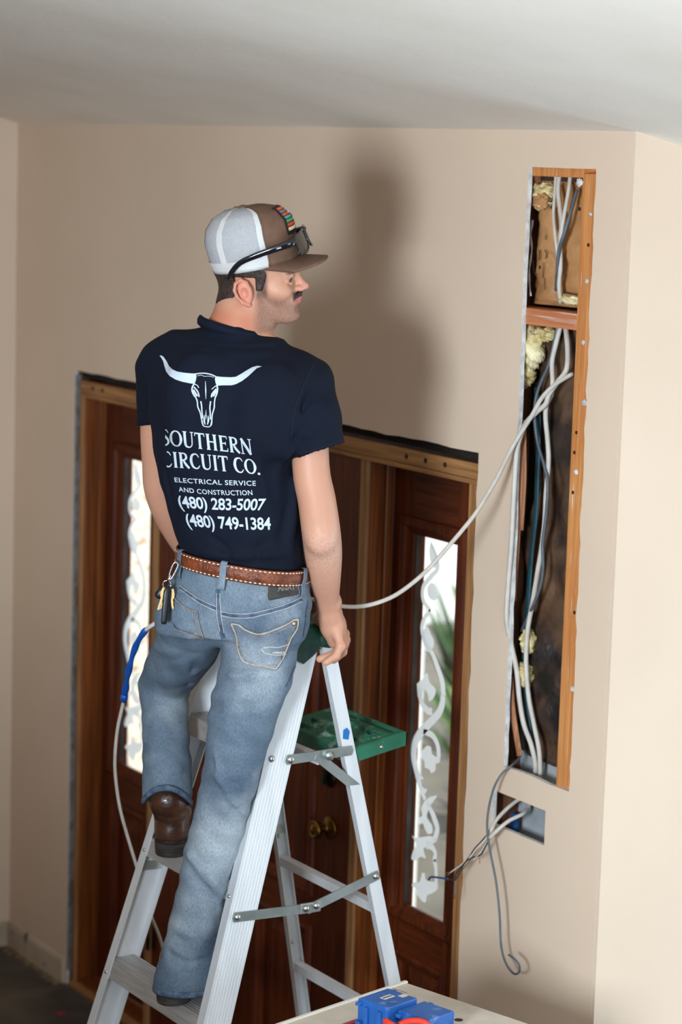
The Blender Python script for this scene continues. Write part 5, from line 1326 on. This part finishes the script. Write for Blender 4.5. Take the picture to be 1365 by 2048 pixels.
def crown_patch(name, a0, a1, t0, t1, na, nt_, mat, off=0.0, th=.0012, parent=None):
    v = []; f = []; c = cp(0, 0, .05)
    for layer in (0, 1):
        for i in range(na + 1):
            for j in range(nt_ + 1):
                p = crown(a0 + (a1 - a0) * i / na, t0 + (t1 - t0) * j / nt_); n_ = (p - c); n_ /= np.linalg.norm(n_); v.append(p + n_ * (off + th * layer))
    k = (na + 1) * (nt_ + 1)
    for i in range(na):
        for j in range(nt_):
            q = (i * (nt_ + 1) + j, (i + 1) * (nt_ + 1) + j, (i + 1) * (nt_ + 1) + j + 1, i * (nt_ + 1) + j + 1); f.append(q[::-1]); f.append(tuple(x_ + k for x_ in q))
    for i in range(na): a_, b_ = i * (nt_ + 1), (i + 1) * (nt_ + 1); f.append((a_, b_, b_ + k, a_ + k))
    m = MB(); m.add(v, f, True); o = m.build(name, mat, None, fix=False); o.parent = parent or capr; return o
R_ = math.radians
crown_patch('front_panel', R_(-63), R_(63), 0, 1, 30, 18, brown_f, .0006)
for a0, a1 in ((63, 122), (122, 180), (180, 238), (238, 297)): crown_patch('mesh_panel', R_(a0), R_(a1), .0, 1, 14, 18, mesh_f)
for a in (122, 180, 238): crown_patch('seam_tape', R_(a - 5), R_(a + 5), .05, .96, 3, 16, white_f, .0012)
for a in (66.5, 293.5): crown_patch('seam_tape', R_(a - 3.5), R_(a + 3.5), .05, .93, 3, 16, white_f, .0012)
for a in (62, 298): crown_patch('seam_ridge', R_(a - 1), R_(a + 1), .02, .97, 2, 16, brown_f, .0022)
crown_patch('back_band', R_(64), R_(296), -.0, .155, 50, 3, white_f, .0016)
m = MB(); m.lathe([(.011, 0), (.011, .003), (.007, .006), (.001, .007)], crown(0, 1.0) - CZ_ * .001, CZ_, 18); m.build('button', brown_f, None).parent = capr
# brim
m = MB(); nb_, nr = 32, 8; v = []; f = []
for layer in (0, 1):
    for i in range(nb_ + 1):
        a = R_(-78 + 156 * i / nb_); base = crown(a, 0.0); s_ = math.sin(a) / math.sin(R_(78))
        tip = cp(.098 + .067 * (1 - abs(s_) ** 2.6) , .0795 * math.sin(a) * (1.0 + .12 * (1 - s_ * s_)), 0)
        for j in range(nr + 1):
            t = j / nr; p = base * (1 - t) + tip * t - CZ_ * (.010 * s_ * s_ * t + .0) + CZ_ * (.004 * (1 - layer) - .0015) - CZ_ * .006 * t
            v.append(p)
k = (nb_ + 1) * (nr + 1)
for i in range(nb_):
    for j in range(nr):
        q = (i * (nr + 1) + j, (i + 1) * (nr + 1) + j, (i + 1) * (nr + 1) + j + 1, i * (nr + 1) + j + 1); f.append(q); f.append(tuple(x_ + k for x_ in q[::-1]))
    f.append((i * (nr + 1) + nr, (i + 1) * (nr + 1) + nr, (i + 1) * (nr + 1) + nr + k, i * (nr + 1) + nr + k))
m.add(v, f, True); m.build('brim', brown_f, None).parent = capr
# woven patch with coloured bands on the front panel
pc = [((30, 26, 26), 0), ((224, 92, 48), 1), ((120, 118, 130), 2), ((206, 88, 56), 3), ((96, 150, 158), 4), ((60, 150, 84), 5), ((200, 66, 44), 6), ((232, 214, 170), 7)]
A0, A1, T0, T1 = R_(-26), R_(26), .34, .80
crown_patch('patch', A0, A1, T0, T1, 10, 8, mk('patch_border', (34, 28, 26), rough=.8), .0022)
for c_, i in pc[1:]:
    t0 = T1 - .03 - (i) * .055; crown_patch('patch_band', A0 + .06, 0 - .02, t0, t0 + .042, 6, 2, mk('patch_thread', c_, rough=.8), .0038)
    c2_ = [(232, 220, 190), (222, 208, 170), (240, 232, 214), (196, 96, 60), (226, 214, 180), (84, 140, 96), (230, 220, 196)][i - 1]
    crown_patch('patch_band', .02, A1 - .06, t0, t0 + .042, 6, 2, mk('patch_thread', c2_, rough=.8), .0038)

# ---- sunglasses pushed up on the cap: a thing of its own
glr = empty('sunglasses', tuple(q3(590, 490, -.085)), 0)
tag(glr, 'black wraparound sunglasses resting on the cap above the brim', 'sunglasses')
blk = mk('gloss_black', (18, 20, 26), rough=.12, coat=.5); lens_m = mk('dark_lens', (26, 24, 23), rough=.08, spec=.6, coat=.3)
def l2w(p): return PO + RH * p[0] + FH * p[1] + np.array([0, 0, p[2]])
def gp(x, y, z): return l2w(cp(x, y, z))
def front(y, z):      # wrapped front of the frame, ahead of the crown
    return gp(.1265 - 2.6 * y * y - .25 * (z - .04), y, z)
for s_ in (-1, 1):
    # lens as curved sheet
    v = []; f = []; nl = 10
    ol = []
    for j in range(7):
        for i in range(nl + 1):
            t = i / nl; k_ = j / 6; y_ = s_ * (.008 + .060 * t); top = .064 - .004 * t; bot = .018 + .016 * (1 - t) ** 3 + .006 * t ** 2; v.append(front(y_, bot + (top - bot) * k_))
    n0 = len(v); cc_ = gp(0, 0, .04)
    v += [p - (p - cc_) / np.linalg.norm(p - cc_) * .003 for p in v[:n0]]
    for j in range(6):
        for i in range(nl):
            q = (j * (nl + 1) + i, j * (nl + 1) + i + 1, (j + 1) * (nl + 1) + i + 1, (j + 1) * (nl + 1) + i); f.append(q); f.append(tuple(x_ + n0 for x_ in q[::-1]))
    m = MB(); m.add(v, f, True); lo = m.build('lens', lens_m, glr)
    rim = [front(s_ * (.008 + .060 * t), .0655 - .004 * t) for t in np.linspace(0, 1, 9)] + [front(s_ * .0695, z_) for z_ in np.linspace(.060, .026, 6)] + [front(s_ * (.008 + .060 * t), .0165 + .016 * (1 - t) ** 3 + .006 * t * t) for t in np.linspace(1, 0, 10)] + [front(s_ * .0065, z_) for z_ in (.034, .045, .056, .0655)]
    MB().tube(rim, .0026, 8).build('rim', blk, glr)
    arm_ = [front(s_ * .070, .052), gp(.100, s_ * .0835, .049), gp(.060, s_ * .0905, .042), gp(.015, s_ * .0935, .032), gp(-.015, s_ * .0935, .022), gp(-.035, s_ * .0925, .006), gp(-.046, s_ * .0915, -.010)]
    pts = spline(arm_, 5); MB().tube(pts, list(np.interp(np.linspace(0, 1, len(pts)), [0, .15, .5, .8, 1], [.0088, .0086, .0070, .0056, .0048])), 10, flat=.5).build('temple_arm', blk, glr)
    p = gp(.082, s_ * .0895, .0455); lg = mk('silver_logo', (210, 214, 222), rough=.3, metal=.8)
    ax_ = (gp(.062, s_ * .0925, .0425) - p); MB().tube([p + (p - gp(.082, 0, .0455)) / .0895 * .002, p + ax_ * .6 + (p - gp(.082, 0, .0455)) / .0895 * .0022], .0022, 6, flat=.7).build('temple_logo', lg, glr)
MB().tube([front(-.0065, .060), front(0, .062), front(.0065, .060)], .003, 8).build('bridge', blk, glr)

# ---- keys clipped to the left belt loop: a thing of its own
kr = empty('key_ring', tuple(q3(328, 1180, -.06))); tag(kr, 'key ring with carabiner clip hanging from the left belt loop', 'keys')
hk = hit(bvh_j, 348, 1200, 0); KV = (hk.y if hk is not None else -.1) - .016
def kp_(px, py, dv=0): return q3(px, py, KV + dv)
chrome = mk('chrome', (214, 214, 220), rough=.18, metal=1.0); brassk = mk('key_brass', (150, 124, 84), rough=.35, metal=.9); blkp = mk('black_fob', (26, 27, 30), rough=.4)
cl = [(352, 1124), (356, 1130), (350, 1145), (342, 1158), (338, 1156), (341, 1142), (347, 1128), (352, 1124)]
MB().tube(spline([kp_(*p) for p in cl], 5), .0018, 8).build('carabiner', chrome, kr)
MB().tube([kp_(341, 1150), kp_(338, 1158), kp_(336, 1164)], .0032, 8).build('swivel', chrome, kr)
MB().tube([kp_(334 + 8 * math.cos(t), 1169 + 8 * math.sin(t)) for t in np.linspace(0, 6.283, 25)], .0013, 6).build('split_ring', chrome, kr)
def flat_key(pts, w, th_, mat, name):
    a, b = Vector(kp_(*pts[0])), Vector(kp_(*pts[1])); d = (b - a).normalized(); n_ = Vector(FH); s_ = d.cross(n_).normalized(); Lk_ = (b - a).length
    m = MB(); pr = [(0, -w), (.012, -w * 1.15), (.020, -w * .9), (.024, -w * .45), (Lk_, -w * .4), (Lk_ + .003, 0), (Lk_, w * .4), (Lk_ * .8, w * .25), (Lk_ * .7, w * .45), (Lk_ * .55, w * .3), (.024, w * .45), (.020, w * .9), (.012, w * 1.15), (0, w)]
    m.prism(pr, lambda x_, y_, k_: tuple(a + d * x_ + s_ * y_ + n_ * k_), -th_, th_); return m.build(name, mat, kr)
flat_key([(331, 1176, .004), (317, 1218, .004)], .0062, .0009, brassk, 'key'); flat_key([(334, 1176, .008), (321, 1216, .008)], .0062, .0009, brassk, 'key'); flat_key([(342, 1178, .002), (346, 1216, .002)], .0062, .0009, brassk, 'key')
m = MB(); a, b = kp_(336, 1172, -.008), kp_(328, 1248, -.012); pts = [a + (b - a) * t for t in (0, .12, .3, .6, .92, 1)]; m.tube(pts, [.004, .009, .0095, .0085, .0078, .006], 10, flat=.55); m.build('fob', blkp, kr)
m = MB(); a, b = kp_(328, 1178, .01), kp_(314, 1195, .01); m.tube([a, a + (b - a) * .2, a + (b - a) * .8, b], [.005, .010, .010, .006], 10, flat=.5); m.build('fob', blkp, kr)
# ------------------------------------------------------------------ cables and wires
nm_m = mk('white_cable_jacket', (206, 198, 188), (192, 184, 174), 30, rough=.5, spec=.4)
gy_m = mk('grey_cable_jacket', (92, 100, 108), (76, 84, 92), 30, rough=.5)
cu_m = mk('bare_copper', (186, 112, 78), rough=.35, metal=.9); bk_m = mk('black_wire', (40, 42, 46), rough=.5); wh_m = mk('white_wire', (214, 208, 200), rough=.5); bl_m = mk('blue_tape', (10, 84, 176), (8, 70, 150), 30, rough=.45)
def wall_cable(label, pts, r, mat, group=None, cat='cable', name='cable', flat=1.0):
    P = [on_y(a, b, y) for a, b, y in pts]
    o = MB().tube(spline(P, 7), r, 8, flat=flat).build(name, mat); tag(o, label, cat, group); return o
wall_cable('white cable leftmost of the three at the top of the tall cut', [(1113, 340, .05), (1111, 380, .045), (1108, 425, .035), (1110, 460, .03), (1114, 495, .03), (1117, 520, .04)], .0042, nm_m, 'cables inside the wall cut', name='white_cable')
wall_cable('white cable in the middle at the top of the tall cut', [(1121, 340, .05), (1117, 380, .04), (1121, 420, .034), (1124, 445, .03), (1121, 480, .03), (1122, 530, .032), (1119, 570, .034), (1122, 606, .05)], .0055, nm_m, 'cables inside the wall cut', name='white_cable')
wall_cable('white cable nearest the stud at the top of the tall cut', [(1142, 340, .05), (1139, 375, .04), (1132, 415, .03), (1126, 448, .022), (1121, 482, .024), (1117, 500, .04)], .0050, nm_m, 'cables inside the wall cut', name='white_cable')
wall_cable('dark grey cable crossing the upper bay beside the stud', [(1155, 380, .05), (1142, 425, .03), (1130, 465, .02), (1119, 500, .02), (1115, 545, .03), (1113, 580, .05)], .0042, gy_m, name='grey_cable')
wall_cable('grey cable snaking down the lower bay of the tall cut', [(1116, 650, .04), (1108, 690, .034), (1098, 730, .028), (1084, 762, .024), (1073, 795, .02), (1070, 835, .02), (1076, 885, .02), (1089, 930, .02), (1096, 965, .02), (1095, 1005, .02), (1091, 1045, .022), (1086, 1090, .022), (1087, 1135, .022), (1081, 1175, .026), (1062, 1222, .032), (1044, 1262, .05)], .0040, gy_m, name='grey_cable')
wall_cable('long white cable running behind the grey one in the lower bay', [(1124, 645, .045), (1111, 695, .036), (1105, 725, .032), (1106, 765, .03), (1103, 790, .03), (1094, 810, .03), (1092, 835, .03), (1096, 880, .03), (1098, 925, .03), (1093, 985, .032), (1090, 1045, .034), (1084, 1095, .034), (1075, 1150, .034), (1066, 1205, .034), (1056, 1262, .034), (1053, 1325, .034), (1058, 1392, .034), (1069, 1450, .034), (1079, 1500, .036), (1081, 1545, .045), (1078, 1580, .07)], .0062, nm_m, 'cables inside the wall cut', name='white_cable')
wall_cable('white cable hanging over the left edge of the tall cut', [(1131, 645, .05), (1136, 695, .038), (1134, 738, .03), (1116, 764, .022), (1099, 788, .014), (1092, 808, .010), (1074, 824, .004), (1052, 848, -.004), (1037, 888, -.006), (1032, 930, -.007), (1028, 1000, -.007), (1024, 1080, -.007), (1018, 1160, -.007), (1014, 1235, -.006), (1023, 1288, .012), (1034, 1340, .022), (1040, 1400, .024), (1049, 1450, .026), (1064, 1492, .03), (1072, 1535, .04), (1068, 1575, .07)], .0066, nm_m, name='white_cable')
# main feed: from the stud, across the room in front of the man's waist, down past the ladder to the floor
def dpt(px, py, d): return CAM + ray(px, py) * d
def dep(p): return float(M.T[2] @ (np.array(p) - CAM))
d0 = dep(on_y(1040, 870, -.004)); d1 = dep(q3(640, 1205, .10))
main = [on_y(1146, 748, .03), on_y(1138, 752, .02), on_y(1110, 770, .010), on_y(1085, 795, .0), on_y(1064, 832, -.008), on_y(1040, 870, -.014)]
tail = [(1020, 905), (1000, 946), (975, 990), (948, 1032), (900, 1090), (850, 1145), (800, 1185), (760, 1204), (720, 1213), (680, 1212), (640, 1203)]
for i, (a, b) in enumerate(tail): main.append(dpt(a, b, d0 + (d1 - d0) * ((i + 1) / len(tail)) ** 1.0))
main += [q3(*p) for p in ((600, 1192, .13), (540, 1176, .165), (480, 1160, .19), (428, 1155, .192), (385, 1190, .19), (340, 1226, .17), (308, 1248, .16), (290, 1262, .17), (272, 1292, .20), (259, 1335, .24), (252, 1375, .28), (246, 1408, .31), (235, 1460, .34), (230, 1520, .37), (233, 1570, .40), (241, 1620, .42), (255, 1672, .44), (273, 1732, .46), (300, 1825, .48), (328, 1905, .50))]
e = main[-1]; main += [e + [.06, .03, -.25], np.array([e[0] + .10, e[1] + .05, .06]), np.array([e[0] + .05, e[1] - .02, .009]), np.array([e[0] - .15, e[1] - .06, .008]), np.array([e[0] - .35, e[1] + .02, .008])]
S = spline(main, 7)
feed = MB().tube(S, .0053, 10, flat=.8).build('feed_cable', nm_m); tag(feed, 'long white cable sagging from the cut wall, past the man and down to the floor', 'cable')
k0 = 7 * main.index(next(p for p in main if np.allclose(p, q3(290, 1262, .17)))) if False else None
i0 = min(range(len(S)), key=lambda i: np.linalg.norm(S[i] - q3(293, 1260, .17))); i1 = min(range(len(S)), key=lambda i: np.linalg.norm(S[i] - q3(249, 1392, .295)))
T = S[i0:i1 + 1]; MB().tube(T, [.0074 + .0016 * math.sin(j * .9) * (.4 + j / len(T)) for j in range(len(T))], 9).build('tape_wrap', bl_m, feed)
MB().tube(S[i1 - 1:i1 + 3], [.0085, .0100, .0100, .0070], 9).build('tape_wrap', bl_m, feed)
# grey cable hanging out under the tall cut with a hooked end
wall_cable('thin grey cable hooked at its end, hanging from the tall cut', [(1044, 1508, .045), (1036, 1520, .02), (1024, 1531, -.01), (1005, 1547, -.03), (989, 1575, -.045), (978, 1618, -.052), (975, 1660, -.056), (981, 1702, -.058), (993, 1765, -.06), (1000, 1830, -.06), (1003, 1890, -.06), (1012, 1925, -.06), (1028, 1947, -.06), (1039, 1944, -.062), (1039, 1930, -.066), (1030, 1918, -.07), (1018, 1909, -.074)], .0029, gy_m, name='grey_cable')
# two cables out of the box cut with stripped conductors
def stripped(label, pts, r, leads):
    o = wall_cable(label, pts, r, nm_m, name='white_cable')
    for nm, mat, rr, q in leads: MB().tube(spline([on_y(a, b, y) for a, b, y in q], 5), rr, 7).build(nm, mat, o)
stripped('white cable from the box cut, upper of two, with frayed black and white leads', [(1058, 1590, .06), (1038, 1599, .045), (1012, 1620, .01), (992, 1642, -.02), (985, 1656, -.035), (976, 1668, -.045)], .0050,
         [('black_lead', bk_m, .0017, [(976, 1668, -.045), (962, 1684, -.05), (950, 1697, -.055), (936, 1718, -.06), (920, 1738, -.065), (912, 1750, -.067), (911, 1762, -.068)]),
          ('white_lead', wh_m, .0019, [(978, 1670, -.045), (958, 1694, -.055), (930, 1724, -.06), (900, 1746, -.066)]),
          ('copper_tip', cu_m, .0016, [(900, 1746, -.066), (893, 1746, -.068), (892, 1750, -.068), (896, 1751, -.068), (899, 1747, -.067)]),
          ('copper_lead', cu_m, .0012, [(974, 1672, -.047), (955, 1700, -.053), (938, 1724, -.058), (926, 1738, -.06), (915, 1739, -.06)])])
stripped('white cable from the box cut, lower of two, with a blue-tipped lead', [(1066, 1596, .075), (1056, 1616, .05), (1046, 1628, .02), (1018, 1642, -.02), (996, 1660, -.045), (980, 1676, -.055)], .0050,
         [('black_lead', bk_m, .0018, [(980, 1676, -.055), (968, 1700, -.06), (961, 1710, -.062), (944, 1716, -.066), (930, 1726, -.068), (920, 1746, -.07), (910, 1760, -.072), (898, 1758, -.072)]),
          ('blue_tip', mk('blue_lead', (24, 70, 120), rough=.5), .0026, [(898, 1758, -.072), (884, 1756, -.072), (868, 1754, -.072), (861, 1755, -.072), (858, 1760, -.072)]),
          ('white_lead', wh_m, .0016, [(978, 1680, -.056), (962, 1704, -.062), (946, 1722, -.066)]),
          ('grey_lead', gy_m, .0016, [(910, 1760, -.071), (911, 1775, -.072), (912, 1790, -.072)]), ('copper_tip', cu_m, .0011, [(912, 1790, -.072), (909, 1797, -.072), (905, 1802, -.072)]),
          ('copper_lead', cu_m, .0012, [(960, 1712, -.062), (960, 1720, -.062), (960, 1727, -.062)])])

# ------------------------------------------------------------------ carton in the foreground with boxes and tools
CZT = 1.0
carton_m = mk('pale_cardboard', (206, 196, 182), (188, 176, 160), 9, rough=.85, bump=.1, bscale=60)
apex = on_z(812, 1965, CZT); l_ = on_z(690, 2020, CZT) - apex; r_ = on_z(1010, 2048, CZT) - apex; l_ /= np.linalg.norm(l_); r_ /= np.linalg.norm(r_)
r_ = r_ - l_ * (r_ @ l_) * .5; l_ = np.array([r_[1], -r_[0], 0]) if np.array([r_[1], -r_[0]]) @ l_[:2] > 0 else np.array([-r_[1], r_[0], 0]); r_ /= np.linalg.norm(r_); l_ /= np.linalg.norm(l_)
def ct(a, b, z): return apex + l_ * a + r_ * b + np.array([0, 0, z - CZT])
cw, cd = .46, .40
ca_ = tag(empty('carton', tuple(ct(cw / 2, cd / 2, 0))), 'tall pale cardboard carton in the foreground under the blue boxes', 'box')
def cbox(name, a0, a1, b0, b1, z0, z1, mat, parent, bev=.003):
    mt = Matrix(((l_[0], r_[0], 0, apex[0]), (l_[1], r_[1], 0, apex[1]), (0, 0, 1, 0), (0, 0, 0, 1)))
    return MB().bevel_box(a0, a1, b0, b1, z0, z1, bev, mat=mt).build(name, mat, parent)
cbox('body', .004, cw - .004, .004, cd - .004, 0.0, CZT - .004, carton_m, ca_)
cbox('top_flap', 0, cw, 0, cd / 2 - .001, CZT - .004, CZT, carton_m, ca_, .0015); cbox('top_flap', 0, cw, cd / 2 + .001, cd, CZT - .004, CZT, carton_m, ca_, .0015)
ink = mk('printed_ink', (120, 112, 104), rough=.9)
for i in range(9): cbox('printed_line', .05 + i * .009, .052 + i * .009, .004, .05, CZT, CZT + .0004, ink, ca_, .0001)
cbox('edge_fold', -.004, cw, -.006, .004, CZT - .012, CZT + .004, mk('carton_edge', (216, 208, 196), rough=.8), ca_, .002)
P = on_z(918, 2040, CZT); MB().lathe([(.010, .0006), (.006, .0008), (.0005, .0008)], P, (0, 0, 1), 9).build('dark_hole_disc', mk('hole_shade', (60, 46, 36), rough=.9), ca_)  # flat dark disc; the shade inside a hole is put into its colour
# blue electrical boxes
blue_m = mk('blue_pvc', (36, 96, 172), (26, 78, 148), 18, rough=.42, c3=(120, 156, 200), s3=30, lo3=.6, hi3=.78)
paper = mk('label_paper', (226, 222, 214), rough=.8); inkd = mk('barcode_ink', (50, 52, 60), rough=.9)
def gang_box(cpx, label, w, d, h, lab):
    c = on_z(*cpx, CZT + h); ia = (c - apex) @ l_; ib = (c - apex) @ r_
    r = tag(empty('electrical_box', (c[0], c[1], CZT)), label, 'electrical box', 'blue electrical boxes on the carton')
    z0, z1 = CZT + .0006, CZT + h
    # open-sided shell lying on its face: top, two long sides, two ends, inner rib
    cbox('shell', ia - w / 2, ia + w / 2, ib - d / 2, ib + d / 2, z1 - .004, z1, blue_m, r, .002)
    cbox('shell_side', ia - w / 2, ia - w / 2 + .003, ib - d / 2, ib + d / 2, z0, z1 - .002, blue_m, r, .001); cbox('shell_side', ia + w / 2 - .003, ia + w / 2, ib - d / 2, ib + d / 2, z0, z1 - .002, blue_m, r, .001)
    cbox('shell_end', ia - w / 2 + .003, ia + w / 2 - .003, ib - d / 2, ib - d / 2 + .003, z0, z1 - .002, blue_m, r, .001); cbox('shell_end', ia - w / 2 + .003, ia + w / 2 - .003, ib + d / 2 - .003, ib + d / 2, z0, z1 - .002, blue_m, r, .001)
    for sa in (-1, 1):
        for zb in (z1 - .010, z0 + .012):
            cbox('mounting_ear', ia + sa * (w / 2 + .007) - .007, ia + sa * (w / 2 + .007) + .007, ib - d / 2 + .004, ib - d / 2 + .016, zb - .002, zb + .006, blue_m, r, .002)
    for tb in (-.25, .2): cbox('nail_boss', ia + w / 2, ia + w / 2 + .008, ib + d * tb, ib + d * tb + .012, z0 + .01, z1 - .012, blue_m, r, .002)
    if lab:
        la = cbox('sticker', ia - .020, ia + .012, ib - .012, ib + .003, z1, z1 + .0005, paper, r, .0001)
        for i in range(12): cbox('barcode_bar', ia - .018 + i * .0024, ia - .018 + i * .0024 + (.0008 + .0006 * (i % 3)), ib - .008, ib - .001, z1 + .0005, z1 + .0008, inkd, la, .0001)
        cbox('sticker', ia - .045, ia - .026, ib + .006, ib + .020, z1, z1 + .0005, mk('tan_sticker', (206, 196, 176), rough=.8), r, .0001)
    return r
gang_box((776, 1996), 'blue electrical box with white barcode sticker, nearer the ladder', .095, .085, .065, True)
gang_box((853, 2021), 'blue electrical box without a sticker, nearer the cut wall', .085, .085, .055, False)
# pliers with red grips, bottom edge of the picture
red_m = mk('red_grip', (214, 52, 30), rough=.45); stl = mk('tool_steel', (120, 122, 126), rough=.4, metal=.9)
pz = CZT + .012
pl = tag(empty('pliers', tuple(on_z(815, 2052, pz))), 'red-handled pliers lying in front of the blue boxes', 'pliers')
MB().tube(spline([on_z(x, y, pz + dz) for x, y, dz in ((768, 2040, .040), (785, 2050, .036), (815, 2066, .024), (850, 2088, .004))], 6), [.004] + [.0065] * 18, 10).build('handle', red_m, pl)
MB().tube(spline([on_z(x, y, pz + dz) for x, y, dz in ((800, 2050, .040), (815, 2043, .044), (838, 2042, .044), (856, 2050, .036), (866, 2072, .018), (870, 2092, .002))], 6), .0068, 10).build('handle', red_m, pl)
MB().tube([on_z(742, 2090, pz), on_z(770, 2068, pz + .02), on_z(802, 2050, pz + .038)], [.006, .009, .008], 10).build('jaw', stl, pl)
bp_ = tag(empty('blade_pack', tuple(on_z(715, 2056, CZT))), 'small red and black packet lying left of the blue boxes', 'packet')
c = on_z(708, 2054, CZT); ia = (c - apex) @ l_; ib = (c - apex) @ r_
cbox('packet_body', ia - .03, ia + .03, ib - .02, ib + .02, CZT + .0006, CZT + .006, mk('packet_black', (30, 26, 28), rough=.5), bp_, .001); cbox('packet_band', ia - .028, ia + .028, ib - .018, ib - .006, CZT + .006, CZT + .0066, mk('packet_red', (170, 40, 44), rough=.5), bp_, .0002)
# red chip on the concrete floor
P = on_z(122, 2028, 0); MB().lathe([(.02, .001), (.018, .004), (.004, .005)], P, (0, 0, 1), 9).build('red_chip', mk('red_chip', (140, 50, 44), rough=.7))
tag(bpy.data.objects['red_chip'], 'small red scrap lying on the concrete floor', 'scrap')
